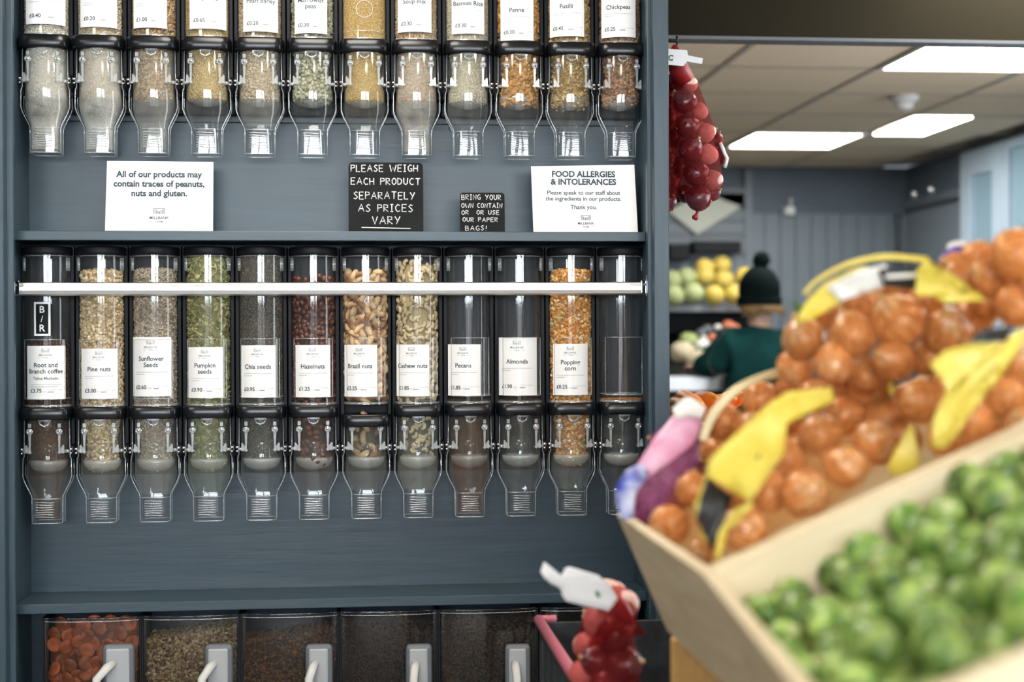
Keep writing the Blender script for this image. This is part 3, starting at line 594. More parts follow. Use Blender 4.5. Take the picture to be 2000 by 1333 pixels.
def dispenser(i, row, rec):
    X = x_1 + PITCH * i; zb = LZ['c0'] if row == 'low' else LZ['c0'] + .736
    nm, title, sub, price, lab, fill = rec[:6]; size, pitch, cols, tpl, dust, dcol = rec[6:12]
    pos = 'lower' if row == 'low' else 'upper'
    if nm == 'empty': lb = 'empty clear dispenser with an empty label holder, rightmost in the lower row'
    elif fill is None and row == 'low': lb = 'nearly empty clear dispenser labelled %s in the lower row' % {'pecan': 'Pecans', 'almond': 'Almonds'}[nm]
    elif nm == 'couscous': lb = 'clear dispenser of fine golden couscous without a card, upper row'
    elif nm.startswith('white'): lb = 'clear dispenser of pale white flakes priced £0.40, leftmost of upper row'
    else: lb = 'clear gravity dispenser of %s labelled %s in the %s row' % (nm if nm.endswith(('s', 'corn', 'coffee', 'mix', 'rice', 'penne', 'fusilli', 'granola', 'quinoa', 'barley')) else nm + 's', ' '.join(title), pos)
    loc = (X, YT, zb); d = empty('food_dispenser', loc, lb, 'dispenser', 'gravity dispensers in the %s row' % pos)
    clone(d, 'mount', 'mount'); clone(d, 'tube', 'tube' if row == 'low' else 'tube_tall')
    if row == 'low': clone(d, 'lid', 'lid')
    c = clone(d, 'collar', 'collar')
    if row == 'low' and i == 6: c.location.z = -.020
    h = clone(d, 'hopper', 'hopper'); clone(h, 'flange', 'flange'); clone(h, 'spout_ribs', 'rib')
    clone(d, 'portion_bowl', 'bowl')
    if row == 'low': clone(d, 'paddle_dome', 'dome')
    clone(d, 'clip', 'pin-1'); clone(d, 'clip', 'pin1'); clone(d, 'axle', 'axle-1'); clone(d, 'axle', 'axle1'); clone(d, 'knob', 'knob'); clone(d, 'latch', 'latch'); clone(d, 'label_holder', 'holder') if row == 'low' else None
    # dust inside the hopper
    if dust > .05:
        dm = clear('%s_dust' % nm.replace(' ', '_'), haze=dust * .15, hazecol=dcol, rough=.5, f0=0.0, noise=dust * .62)
        q = MB(); lo = -.200 if dust > .4 else -.156
        q.loft([sq(-.004, .081, .086, 2.15), sq(-.075, .082, .086, 2.15), sq(-.112, .083, .082, 2.2), sq(-.124, .079, .076, 2.3), sq(-.152, .057, .066, 3.5)] + ([sq(-.160, .053, .063, 6), sq(lo, .053, .061, 7)] if lo < -.18 else []), dm, False, False)
        q.build('dusty_lining', d)
    yl = YT - .05
    if lab:
        xa, xb, yt = lab
        if row == 'low':
            A = at(xa, 720, yl).x - X; B = at(xb, 720, yl).x - X; z1 = zc(yt, yl) - zb + (.0 if i else 0); z0 = z1 - (.106 if yt > 670 else .118)
            z0 = max(z0, .0405)
            price_label(d, title, sub, price, (B - A) * .97, z0, z1, (A + B) / 2)
        else:
            A = at(xa, 30, yl).x - X; B = at(xb, 30, yl).x - X; bot = zc(rec[12] + (4 if i > 3 else 0) - 2, yl) - zb; bot = max(bot, .026)
            price_label(d, title or ['Rice flakes'], sub, price, (B - A) * .97, bot, bot + .104, (A + B) / 2, True)
    if row == 'low' and i == 0:   # vinyl emblem: framed B / R
        s_ = MB(); B_ = .0455; y = -.0457; xo = at(82, 622, YT - R).x - X; z0 = zc(654, yl) - zb; z1 = zc(589, yl) - zb; w_ = .0165
        for a in ((xo - w_, xo + w_, z0, z0 + .004), (xo - w_, xo + w_, z1 - .004, z1), (xo - w_, xo - w_ + .0042, z0, z1), (xo + w_ - .0042, xo + w_, z0, z1)): bquad(s_, *a, M['sticker'], y, B_)
        bquad(s_, xo - w_, xo + w_, z0, z1, M['chalkboard'], y + .0003, B_)
        text_mb(s_, 'B', .019, M['sticker'], xo, z1 - .021, bold=.02, y=y - .0003, bend=B_); text_mb(s_, 'R', .019, M['sticker'], xo, z0 + .009, bold=.02, y=y - .0003, bend=B_)
        text_mb(s_, '/', .018, M['sticker'], xo, (z0 + z1) / 2 - .006, y=y - .0003, bend=B_); s_.build('vinyl_emblem', d)
    if nm == 'couscous':
        s_ = MB(); k = 24
        for r_ in (.017,): s_.tube([(.0455 * math.sin(r_ * math.cos(2 * PI * j / k) / .0455), -.0457 * math.cos(r_ * math.cos(2 * PI * j / k) / .0455), .085 + r_ * math.sin(2 * PI * j / k)) for j in range(k + 1)], .0006, M['sticker'], 5)
        s_.build('embossed_ring', d)
    # contents
    g = 'loose foods in the dispensers'
    ftop = (zc(fill, YT - .03) - zb) if fill else None
    if row == 'top': ftop = .36
    if size:
        prof = [(.0405, .024), (.0425, .03), (.0425, ftop - .004), (.041, ftop)]
        avg = np.mean(np.array(cols), 0) * .62  # core tone darkened: shade in the gaps between grains is painted in
        big = pitch > .004
        top_only = row == 'top'
        pass
        ins = .62 * size[1]; P = scatter(prof, pitch, inset=ins); c_ = body([(p_[0] - ins - .8 * min(size), p_[1]) for p_ in prof])
        ph = prof_hop(); 
        if top_only: ph = [(.012, -.103), (.030, -.101), (.0385, -.096), (.0400, -.086), (.0395, -.076), (.034, -.062), (.031, -.03), (.037, -.002), (.040, .002)]
        if nm == 'coffee': ph = [(a * .96, b) for a, b in ph]
        P2 = scatter(ph, pitch, .95, heap=0.0, inset=ins * .5); c2 = body([(max(.002, p_[0] - ins * .5 - .8 * min(size)), p_[1]) for p_ in ph], .95)
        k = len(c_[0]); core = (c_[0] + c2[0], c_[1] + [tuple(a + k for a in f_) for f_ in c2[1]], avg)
        gm = grain_mesh(nm.replace(' ', '_'), np.vstack([P, P2]), size, cols, tpl, core, .18, .0437)
        put(nm.replace(' ', '_') + ('s' if nm.endswith(('nut', 'seed', 'pea')) else ''), gm, None, loc, None, 'loose %s filling the %s row dispenser %s' % (nm, pos, 'below it' if False else 'labelled ' + ' '.join(title) if title else 'that has no name card' if nm == 'couscous' else 'at the left end'), 'food', g, 'stuff')
    elif nm == 'hazelnut':
        nuts('hazelnut', [M['hazel']] , R, 260, [(.0425, .03), (.0425, ftop)], .0062, mk_hazel, 'round red-brown hazelnut in the dispenser labelled Hazelnuts', 'hazelnuts in their dispenser', loc)
        nuts('hazelnut', [M['hazel']], R, 34, prof_hop()[2:], .0062, mk_hazel, 'round red-brown hazelnut in the dispenser labelled Hazelnuts', 'hazelnuts in their dispenser', loc)
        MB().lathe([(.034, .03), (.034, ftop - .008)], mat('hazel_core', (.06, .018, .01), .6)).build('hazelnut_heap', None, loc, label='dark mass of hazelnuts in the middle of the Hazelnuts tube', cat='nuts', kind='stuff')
    elif nm == 'brazil nut':
        nuts('brazil_nut', [M['brazil'], M['brazil'], M['brazild']], R, 190, [(.0435, .036), (.0435, ftop)], .0078, mk_brazil, 'large cream and brown brazil nut in the Brazil nuts dispenser', 'brazil nuts in their dispenser', loc)
        nuts('brazil_nut', [M['brazil'], M['brazild']], R, 14, prof_hop()[3:], .0080, mk_brazil, 'large cream and brown brazil nut in the Brazil nuts dispenser', 'brazil nuts in their dispenser', loc)
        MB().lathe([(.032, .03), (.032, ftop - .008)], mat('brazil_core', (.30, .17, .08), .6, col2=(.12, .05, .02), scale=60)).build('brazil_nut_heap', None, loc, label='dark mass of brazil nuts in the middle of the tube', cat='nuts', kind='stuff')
    elif nm == 'cashew':
        nuts('cashew', [M['cashew']], R, 240, [(.0435, .03), (.0435, ftop)], .0062, mk_cashew, 'pale curved cashew nut in the Cashew nuts dispenser', 'cashews in their dispenser', loc)
        nuts('cashew', [M['cashew']], R, 36, prof_hop()[2:], .0062, mk_cashew, 'pale curved cashew nut in the Cashew nuts dispenser', 'cashews in their dispenser', loc)
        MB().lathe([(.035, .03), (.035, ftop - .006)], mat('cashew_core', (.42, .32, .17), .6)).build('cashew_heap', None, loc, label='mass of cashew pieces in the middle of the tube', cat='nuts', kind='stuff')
    else:
        cc = {'pecan': C((.1, .04, .015)), 'almond': C((.12, .05, .02)), 'empty': C((.45, .14, .03), (.5, .2, .06))}[nm]
        P = scatter([(.040, .026), (.0425, .030)], .003, heap=.001); P2 = scatter([(.004, -.1055), (.022, -.104), (.031, -.098), (.032, -.094)], .003, .95, heap=.001)
        gm = grain_mesh('crumbs', np.vstack([P, P2]), (.0016, .0014, .0012), cc, TOCT)
        put('crumbs', gm, None, loc, None, 'last crumbs of %s left at the bottom of the tube' % {'pecan': 'pecan', 'almond': 'almond', 'empty': 'orange lentils'}[nm], 'food', g, 'stuff')
for i, r_ in enumerate(LOW): dispenser(i, 'low', r_)
for i, r_ in enumerate(TOPR): dispenser(i, 'top', r_)

# steel rail in front of the tubes
YR = .076; rl = empty('steel_rail', (0, YR, 0), 'shiny flat steel retaining rail across the lower row of dispenser tubes', 'rail')
za, zb_ = zc(577, YR), zc(551, YR); b = MB(); n = 24; rings = []
prof = [(0, za), (-.004, za + .003), (-.0055, za + .010), (-.0055, zb_ - .010), (-.004, zb_ - .002), (0, zb_), (.004, zb_), (.004, za)]
xs = np.linspace(XL + .003, XR - .003, n)
b.loft([[(x, y + .003 * math.sin((x - XL) * 2.3), z) for y, z in prof] for x in xs], M['steel'], smooth=False); b.build('bar', rl)
for x, s_ in ((XL, 1), (XR, -1)):
    k = MB(); k.box(min(x, x + s_ * .004), max(x, x + s_ * .004), -.012, .014, za - .004, zb_ + .012, M['chrome'], .001); k.box(min(x, x + s_ * .014), max(x, x + s_ * .014), -.008, .0, zb_ - .024, zb_ + .002, M['chrome'], .001); k.lathe([(.003, -.002), (.003, 0)], M['greyd'], 10, c=(x + s_ * .006, -.008, zb_ - .006), axis='y'); k.build('bracket', rl)

# ------------------------------------------------------------------ signs on the upper shelf
YS = 0.12
def board(name, quad, y, th, mt, label, cat, group=None, lean=.05, r=0.0, inner=None):
    P = [at(a, b, y) for a, b in quad]; o = P[0].lerp(P[1], .5); z0 = zt1 + .0006
    W = (P[1] - P[0]).length; H = ((P[3] - P[0]).length + (P[2] - P[1]).length) / 2; ang = math.atan2(P[1].z - P[0].z, P[1].x - P[0].x)
    e = empty(name, (o.x, y, z0 + abs(math.sin(ang)) * W / 2 * 0), label, cat, group, Euler((-lean, 0, 0)))
    mb = MB()
    if r:
        pl = [(-W / 2, 0), (W / 2, 0)]
        for k in range(7): a = PI / 2 * k / 6; pl.append((W / 2 - r + r * math.cos(a), H - r + r * math.sin(a)))
        for k in range(7): a = PI / 2 + PI / 2 * k / 6; pl.append((-W / 2 + r + r * math.cos(a), H - r + r * math.sin(a)))
    else: pl = [(-W / 2, 0), (W / 2, 0), (W / 2 + (P[2].x - P[1].x), H + (P[2].z - P[3].z) / 2), (-W / 2 + (P[3].x - P[0].x), H - (P[2].z - P[3].z) / 2)]
    mb.prism(pl, 0, th, mt); mb.build('board', e); return e, W, H
e, W, H = board('allergy_notice', [(205, 454), (416, 454), (416, 317), (208, 315)], YS, .002, M['paper'], 'white printed card about traces of peanuts, nuts and gluten', 'sign', 'white printed notices on the shelf')
t = MB()
for s_, z in (('All of our products may', .79), ('contain traces of peanuts,', .655), ('nuts and gluten.', .52)): text_mb(t, s_, .0172, M['ink'], 0, H * z - .002, bold=.035, y=-.0006)
logo(t, 0, H * .25, .043, -.0006); t.build('lettering', e)
e, W, H = board('allergy_notice', [(1042, 452), (1246, 449), (1240, 317), (1038, 320)], YS, .002, M['paper'], 'white printed card headed Food Allergies and Intolerances at right', 'sign', 'white printed notices on the shelf')
t = MB()
for s_, z, sz, b_ in (('FOOD ALLERGIES', .83, .0168, .035), ('& INTOLERANCES', .715, .0168, .035), ('Please speak to our staff about', .565, .0122, .014), ('the ingredients in our products.', .475, .0122, .014), ('Thank you.', .35, .0122, .014)): text_mb(t, s_, sz, M['ink'], -.004, H * z, bold=b_, y=-.0006)
logo(t, 0, H * .185, .038, -.0006); t.build('lettering', e)
ST = {'A': [[(0, 0), (.4, 1), (.75, 0)], [(.14, .38), (.62, .38)]], 'B': [[(0, 0), (0, 1), (.5, .9), (.5, .62), (0, .52), (.6, .4), (.55, .08), (0, 0)]], 'C': [[(.6, .85), (.35, 1), (.05, .7), (.05, .3), (.3, 0), (.62, .12)]],
 'D': [[(0, 0), (0, 1), (.5, .8), (.6, .45), (.4, .1), (0, 0)]], 'E': [[(.6, 1), (0, 1), (0, 0), (.6, 0)], [(0, .52), (.5, .52)]], 'G': [[(.6, .88), (.35, 1), (.05, .7), (.05, .3), (.3, 0), (.62, .1), (.62, .42), (.38, .42)]],
 'H': [[(0, 0), (0, 1)], [(.6, 0), (.6, 1)], [(0, .5), (.6, .5)]], 'I': [[(.2, 0), (.2, 1)], [(0, 1), (.4, 1)], [(0, 0), (.4, 0)]], 'L': [[(0, 1), (0, 0), (.55, 0)]], 'N': [[(0, 0), (0, 1), (.6, 0), (.6, 1)]],
 'O': [[(.3, 1), (.03, .75), (.03, .25), (.3, 0), (.6, .25), (.6, .75), (.3, 1)]], 'P': [[(0, 0), (0, 1), (.5, .92), (.55, .62), (0, .48)]], 'R': [[(0, 0), (0, 1), (.5, .92), (.52, .62), (0, .5), (.6, 0)]], 'S': [[(.55, .88), (.3, 1), (.05, .78), (.3, .52), (.55, .27), (.3, 0), (0, .12)]],
 'T': [[(0, 1), (.7, 1)], [(.35, 1), (.35, 0)]], 'U': [[(0, 1), (.03, .2), (.3, 0), (.57, .2), (.6, 1)]], 'V': [[(0, 1), (.33, 0), (.66, 1)]], 'W': [[(0, 1), (.26, 0), (.5, .62), (.74, 0), (1.0, 1)]], 'Y': [[(0, 1), (.32, .5)], [(.66, 1), (.2, 0)]], '!': [[(.2, 1), (.15, .32)], [(.12, .05), (.13, .0)]]}
def hand(mb, s_, x0, x1, z, h, r):
    ws = [max(a[0] for st in ST[c] for a in st) + .28 if c != ' ' else .75 for c in s_]; k = (x1 - x0) / (sum(ws) - .28); x = x0
    for c, w_ in zip(s_, ws):
        if c != ' ':
            dz = random.uniform(-.05, .05) * h; sh = random.uniform(-.02, .06)
            for st in ST[c]: 
                mb.tube([(x + a * k + sh * b * h * .5, -.0006, z + dz + b * h) for a, b in st], r, M['chalk'], 6, flat=.3)
        x += w_ * k
e, W, H = board('chalk_sign', [(681, 455), (827, 455), (827, 318), (681, 318)], YS, .004, M['chalkboard'], 'larger black chalkboard asking to weigh each product separately', 'sign', 'black chalkboard signs on the shelf', r=.009)
t = MB(); px = lambda a: (a - 754) / 146 * W; pz = lambda a: (455 - a) / 137 * H
for s_, a, b_, y1, hh in (('PLEASE WEIGH', 686, 816, 336, 13), ('EACH PRODUCT', 686, 821, 362, 13), ('SEPARATELY', 691, 810, 390, 14), ('AS PRICES', 700, 806, 415, 14), ('VARY', 727, 781, 439, 15)): hand(t, s_, px(a), px(b_), pz(y1), hh / 137 * H, .00108)
t.tube([(px(706), -.0006, pz(446)), (px(802), -.0006, pz(448))], .0011, M['chalk'], 6, flat=.3); t.build('lettering', e)
e, W, H = board('chalk_sign', [(899, 455), (986, 455), (986, 377), (899, 377)], YS, .004, M['chalkboard'], 'small black chalkboard telling customers to bring their own containers', 'sign', 'black chalkboard signs on the shelf', r=.006)
t = MB(); px = lambda a: (a - 942.5) / 87 * W; pz = lambda a: (455 - a) / 78 * H
for s_, a, b_, y1, hh in (('BRING YOUR', 902, 979, 391, 10), ('OWN CONTAIN', 902, 981, 407, 9), ('OR  OR USE', 902, 975, 420, 8), ('OUR PAPER', 904, 972, 434, 8), ('BAGS!', 909, 950, 451, 9)): hand(t, s_, px(a), px(b_), pz(y1), hh / 78 * H, .00078)
t.build('lettering', e)

# ------------------------------------------------------------------ bins under the lower shelf
YBN = .09; zbt = zc(1198, YBN); zbb = zbt - .36
bx = [(82, 273, 'dried apricots'), (277, 466, 'broken walnut pieces'), (470, 660, 'dark dried fruit and nuts'), (664, 854, 'dark brown raisins'), (858, 1050, 'dark brown sultanas'), (1057, 1240, 'dark food, partly hidden by the pink rimmed crate')]
BC = {2: ((.10, .045, .015), (.16, .07, .02), (.05, .02, .01), (.22, .08, .02)), 3: ((.04, .018, .01), (.06, .028, .012), (.03, .014, .008)), 4: ((.06, .03, .012), (.09, .045, .02), (.04, .02, .01)), 5: ((.03, .02, .015), (.05, .03, .02))}
apm = []
for v in range(4):
    a = MB(); k1, k2 = random.uniform(.8, 1.1), random.uniform(0, 6)
    a.ball((0, 0, 0), (.018 * k1, .016, .0052), M['apricot'], 12, 8, fn=lambda p_: Vector((p_.x, p_.y, p_.z * (1 - .45 * max(0, 1 - 3 * (p_.x ** 2 + p_.y ** 2))) + .25 * math.sin(3 * p_.x + k2)))); apm.append(a.mesh('dried_apricot'))
for i, (xa, xb, lb) in enumerate(bx):
    xa_, xb_ = xc(xa, YBN, 1200) , xc(xb, YBN, 1200); W = xb_ - xa_; X = (xa_ + xb_) / 2
    e = empty('bulk_bin', (X, YBN, zbb), 'smoky clear scoop bin of %s, bottom row' % lb, 'bin', 'clear scoop bins in the bottom row')
    H = zbt - zbb; m = MB(); ring = []
    def sec(z, g=0): 
        k = [(-W / 2 + g, .13), (-W / 2 + g, .012 + g)] + [(W / 2 * math.sin(a), .012 - .018 * math.cos(a) + .006 + g) for a in np.linspace(-1.35, 1.35, 9)] + [(W / 2 - g, .012 + g), (W / 2 - g, .13)]
        return [(a, b, z) for a, b in k]
    m.loft([sec(0), sec(H)], M['bin'], True, False, smooth=True); m.build('bin_body', e)
    rm = MB(); q = sec(H); rm.tube(q[1:-1], .0022, M['bin'], 6); q = sec(H - .006); rm.tube(q[1:-1], .001, M['clear_edge'], 6); rm.build('rim', e)
    for s_ in (-1, 1): MB().box(s_ * W / 2 - .002, s_ * W / 2 + .002, .006, .13, 0, H + .002, M['blackm'], .0008).build('side_wall', e)
    # latch handle: recessed grey plate with a projecting pale lever
    hx0 = [200, 399, 596, 792, 986, 1185][i]; hx1 = hx0 + [63, 56, 54, 52, 50, 50][i]
    A = at(hx0, 1259, YBN - .006); B = at(hx1, 1259, YBN - .006); wz = B.x - A.x; hc = (A.x + B.x) / 2 - X; ht = A.z - .0 - zbb
    s = MB(); s.box(hc - wz / 2, hc + wz / 2, -.012, .004, ht - .12, ht, M['greyd'], .009); s.build('latch_frame', e)
    s = MB(); s.box(hc - wz / 2 + .007, hc + wz / 2 - .009, -.0145, -.008, ht - .115, ht - .008, M['grey'], .004); L = s.build('latch_plate', e)
    s = MB(); dx = (-.028, -.022, -.012, -.006, 0.0, 0)[i]; x = hc - wz * .12; s.tube([(x, -.012, ht - .035), (x + dx * .4, -.03, ht - .042), (x + dx, -.05, ht - .060), (x + dx * 1.05, -.052, ht - .11)], [.008, .009, .0085, .008], M['greyl'], 8, flat=.7); s.build('lever', e)
    if i == 0:
        pts = []; t_ = 0
        while len(pts) < 150 and t_ < 9000:
            t_ += 1; p_ = Vector((random.uniform(-W / 2 + .017, W / 2 - .017), random.choice((.022, .026, .036, .046)), random.uniform(H * .35, H - .012)))
            if all((p_ - q_).length > .0145 for q_ in pts): pts.append(p_)
        for p_ in pts: put('dried_apricot', random.choice(apm), None, Vector((X, YBN, zbb)) + p_, Euler((PI / 2 + random.uniform(-.5, .5), random.uniform(-.5, .5), random.uniform(-.6, .6))), 'flat orange dried apricot in the leftmost bin', 'dried apricot', 'dried apricots in the leftmost bin')
        MB().box(-W / 2 + .006, W / 2 - .006, .055, .12, .01, H - .03, mat('apricot_mass', (.3, .07, .015), .6)).build('apricot_heap', None, (X, YBN, zbb), label='mass of apricots at the back of the leftmost bin', cat='dried fruit', kind='stuff')
    else:
        lo, hi = (.2, .86) if i == 1 else (.3, [0, 0, .84, .93, .93, .9][i])
        n_ = 5200 if i == 1 else 3200; x = rng.uniform(-W / 2 + .008, W / 2 - .008, n_); top = H * (hi + (.07 * np.clip(x / W + .3, 0, 1) if i in (1, 2) else .01 * np.sin(x * 60))); z = H * .3 + (top - H * .3) * rng.uniform(0, 1, n_)
        y = .013 + .012 * (x / (W / 2)) ** 2 + rng.uniform(0, .008, n_); P = np.stack([x, y, z], 1); k = n_ // 3
        xt = rng.uniform(-W / 2 + .008, W / 2 - .008, k); tt = H * (hi + (.07 * np.clip(xt / W + .3, 0, 1) if i in (1, 2) else 0)); P = np.vstack([P, np.stack([xt, rng.uniform(.015, .12, k), tt + rng.uniform(-.004, .004, k)], 1)])
        cols = ((.50, .34, .14), (.60, .44, .22), (.30, .15, .05), (.42, .25, .10), (.14, .07, .03)) if i == 1 else BC[i]
        cb = MB().box(-W / 2 + .008, W / 2 - .008, .022, .12, .01, H * hi, M['grain']); core = (cb.v, cb.f, np.array(cols).mean(0) * .5)  # core box coloured darker than the pieces, as painted gap shade
        gm = grain_mesh('bin_food', P, (.0060, .0042, .0026) if i == 1 else (.0058, .004, .0032), cols, T12, core)
        put(['', 'walnut_pieces', 'dried_fruit_mix', 'raisins', 'sultanas', 'dark_dried_fruit'][i], gm, None, (X, YBN, zbb), None, lb + ' heaped inside a bottom row bin', 'food', 'loose foods in the bins', 'stuff')

# ------------------------------------------------------------------ onions and net bags
ordn = ['first', 'second', 'third', 'fourth', 'fifth', 'sixth', 'seventh', 'eighth', 'ninth', 'tenth', 'eleventh', 'twelfth', 'thirteenth', 'fourteenth', 'fifteenth', 'sixteenth']
def onion_fn(p_):
    r_ = math.hypot(p_.x, p_.y); z = p_.z
    if z > .72: z = .72 + (z - .72) * 1.9
    if z < -.8: z = -.8 + (z + .8) * .6
    return Vector((p_.x * (1 + .02 * math.sin(5 * math.atan2(p_.y, p_.x))), p_.y, z))
def onion_mesh(m_):
    b = MB(); b.ball((0, 0, 0), (1, 1, .93), m_, 20, 14, fn=onion_fn); b.tube([(0, 0, .98), (.02, 0, 1.15), (.06, .02, 1.34)], [.16, .08, .13], M['stem'], 7); b.tube([(0, 0, -.86), (0, 0, -.95)], [.12, .16], M['stem'], 8); return b.mesh('onion')
OM = {k: onion_mesh(M[k]) for k in ('onion', 'redonion', 'paleonion')}
def onion(p_, r_, k, label, group, cat='onion', rot=None):
    o = put({'onion': 'brown_onion', 'redonion': 'red_onion', 'paleonion': 'pink_onion'}[k], OM[k], None, p_, rot or Euler([random.uniform(-1.3, 1.3), random.uniform(-1.3, 1.3), random.uniform(0, 6)]), label, cat, group); o.scale = (r_ * 1.05,) * 3; return o
def bag_surface(cs, pad, name, m_, parent, origin, sub=4, soft=10, neck=None):
    """closed net skin stretched over the balls (centre, radius)"""
    c0 = sum((Vector(c) for c, r_ in cs), Vector()) / len(cs); bm = bmesh.new(); bmesh.ops.create_icosphere(bm, subdivisions=sub, radius=1)
    ctr = np.array([c - c0 for c, _ in cs]); rad = np.array([r_ for _, r_ in cs]) + pad; D = np.array([v.co[:] for v in bm.verts]); D /= np.linalg.norm(D, axis=1)[:, None]
    # support radius: ray exit where it hits, else soft hull
    b = D @ ctr.T; disc = b * b - (ctr ** 2).sum(1)[None] + rad[None] ** 2; hit = np.where(disc > 0, b + np.sqrt(np.maximum(disc, 0)), 0).max(1)
    sup = (b + rad[None]).max(1); r_ = np.maximum(hit, .55 * sup)
    nb = [[e_.other_vert(v).index for e_ in v.link_edges] for v in bm.verts]
    for _ in range(soft): 
        avg = np.array([np.mean(r_[n_]) for n_ in nb]); r_ = np.maximum(hit, .5 * r_ + .5 * avg)
    for v in bm.verts: v.co = c0 + Vector(D[v.index] * r_[v.index]) - Vector(origin)
    mb = MB(); mb.bm(bm, m_, True)
    return mb.build(name, parent)
def bag(name, label, balls, kind, netm, group_o, olabel, cat='onion bag', group=None, pad=.002):
    cs = [(atz(px, py, Z), r_ / F * Z) for px, py, r_, Z in balls]; o = Vector((sum(c.x for c, _ in cs) / len(cs), sum(c.y for c, _ in cs) / len(cs), min(c.z - r_ for c, r_ in cs)))
    e = empty(name, o, label, cat, group); bag_surface(cs, pad, 'net', netm, e, o)
    rank = {i: k for k, i in enumerate(sorted(range(len(balls)), key=lambda i: balls[i][0]))}
    for i, (c, r_) in enumerate(cs): onion(c, r_, kind, '%s, %s from its left' % (olabel, ordn[rank[i]]), group_o)
    return e, o
def ribbon(e, o, pts, m_, name, th=.0012, nrm=None):
    """curved strip: (px, py, half-width px, distance); bulges toward the viewer across its width"""
    P = [atz(a, b, Z) for a, b, hw, Z in pts]; rows = []
    for i, p_ in enumerate(P):
        t_ = (P[min(i + 1, len(P) - 1)] - P[max(i - 1, 0)]).normalized(); v_ = (CAMP - p_).normalized(); s_ = t_.cross(v_).normalized(); hw = pts[i][2] / F * pts[i][3]
        rows.append([p_ + s_ * hw * k / 3 + v_ * (.12 * hw * (1 - (k / 3) ** 2)) - Vector(o) for k in range(-3, 4)])
    # resample with a smooth spline
    out = []
    for i in range(len(rows) - 1):
        a, b, c, d = rows[max(i - 1, 0)], rows[i], rows[i + 1], rows[min(i + 2, len(rows) - 1)]
        for s_ in range(5):
            t_ = s_ / 5; out.append([0.5 * ((2 * q1) + (q2 - q0) * t_ + (2 * q0 - 5 * q1 + 4 * q2 - q3) * t_ * t_ + (3 * q1 - q0 - 3 * q2 + q3) * t_ ** 3) for q0, q1, q2, q3 in zip(a, b, c, d)])
    out.append(rows[-1]); mb = MB(); v_ = (CAMP - P[0]).normalized() * th
    mb.loft([r_ + [q - v_ for q in reversed(r_)] for r_ in out], m_, smooth=True); return mb.build(name, e)
Z = 1.68
e, o = bag('onion_bag', 'orange net bag of brown onions with a yellow and black band, lowest in the crate', [(1307, 1027, 40, 1.78), (1353, 958, 34, 1.78), (1372, 1082, 26, 1.70), (1455, 1037, 46, 1.62), (1500, 965, 40, 1.66), (1573, 965, 48, 1.62), (1654, 914, 42, 1.62), (1705, 862, 40, 1.64), (1600, 850, 42, 1.70), (1537, 895, 38, 1.72), (1425, 965, 38, 1.74), (1400, 1020, 38, 1.74)], 'onion', M['netorange'], 'brown onions in the lowest bag', 'brown onion in the lowest net bag with the yellow label', group='orange net bags of onions')
q6 = lambda L_: [(1180 + a / 1.96, 440 + b / 1.96) for a, b in L_]
def flag(e, o, poly, m_, name, z0, zx=0.0, zy=0.0, wav=.004):
    """printed label: thin film cut to shape, a little creased; z0 = distance, zx/zy = slant per 100 px"""
    cx = sum(a for a, b in poly) / len(poly); cy = sum(b for a, b in poly) / len(poly); bm = bmesh.new()
    vs = [bm.verts.new(atz(a, b, z0 + zx * (a - cx) / 100 + zy * (b - cy) / 100) - o) for a, b in poly]; bm.faces.new(vs)
    bmesh.ops.triangulate(bm, faces=bm.faces[:]); bmesh.ops.subdivide_edges(bm, edges=bm.edges[:], cuts=3, use_grid_fill=True); v_ = (CAMP - o).normalized()
    for v in bm.verts: v.co += v_ * wav * (math.sin(v.co.x * 70 + v.co.z * 40) + math.sin(v.co.z * 95))
    bm.verts.index_update(); V = [v.co.copy() for v in bm.verts]; Fs = [[v.index for v in f.verts] for f in bm.faces]; n = len(V); ed = [(q.verts[0].index, q.verts[1].index) for q in bm.edges if len(q.link_faces) == 1]; bm.free()
    mb = MB(); mb.add(V + [v - v_ * .001 for v in V], Fs + [[i + n for i in reversed(f)] for f in Fs] + [(a, b, b + n, a + n) for a, b in ed], m_, True); return mb.build(name, e)
flag(e, o, q6([(400, 900), (620, 690), (700, 640), (870, 620), (885, 670), (700, 760), (690, 870), (560, 1060), (480, 1010), (395, 960)]), M['yellow'], 'yellow_band', 1.56, .03, -.02)
flag(e, o, q6([(395, 965), (495, 1040), (440, 1150), (415, 1250), (385, 1190), (355, 1130), (370, 1040)]), M['labelblack'], 'black_band', 1.555)
flag(e, o, q6([(560, 1060), (575, 1075), (450, 1190), (440, 1290), (425, 1290), (435, 1180), (495, 1090)]), M['yellow'], 'band_edge', 1.55); flag(e, o, q6([(395, 930), (405, 960), (360, 1080), (392, 1210), (380, 1220), (345, 1080)]), M['yellow'], 'band_edge', 1.56)
flag(e, o, q6([(560, 920), (600, 870), (590, 900), (555, 945)]), M['labelblack'], 'band_print', 1.545); flag(e, o, q6([(500, 965), (530, 930), (528, 950), (505, 985)]), M['labelwhite'], 'band_print', 1.545)
e, o = bag('onion_bag', 'orange net bag of brown onions with a thin pale band, behind the lowest bag', [(1412, 825, 36, 1.90), (1486, 782, 36, 1.90), (1466, 838, 34, 1.86), (1537, 817, 36, 1.84), (1590, 775, 34, 1.86), (1400, 885, 34, 1.90), (1450, 895, 34, 1.86), (1545, 760, 30, 1.90)], 'onion', M['netorange'], 'brown onions in the pale-banded bag', 'brown onion in the net bag behind the lowest one', group='orange net bags of onions')
ribbon(e, o, [(1372, 862, 8, 1.84), (1392, 812, 9, 1.84), (1430, 768, 9, 1.84), (1480, 740, 8, 1.85), (1545, 722, 10, 1.86)], mat('pale_band', (.72, .62, .36), .4), 'pale_band')
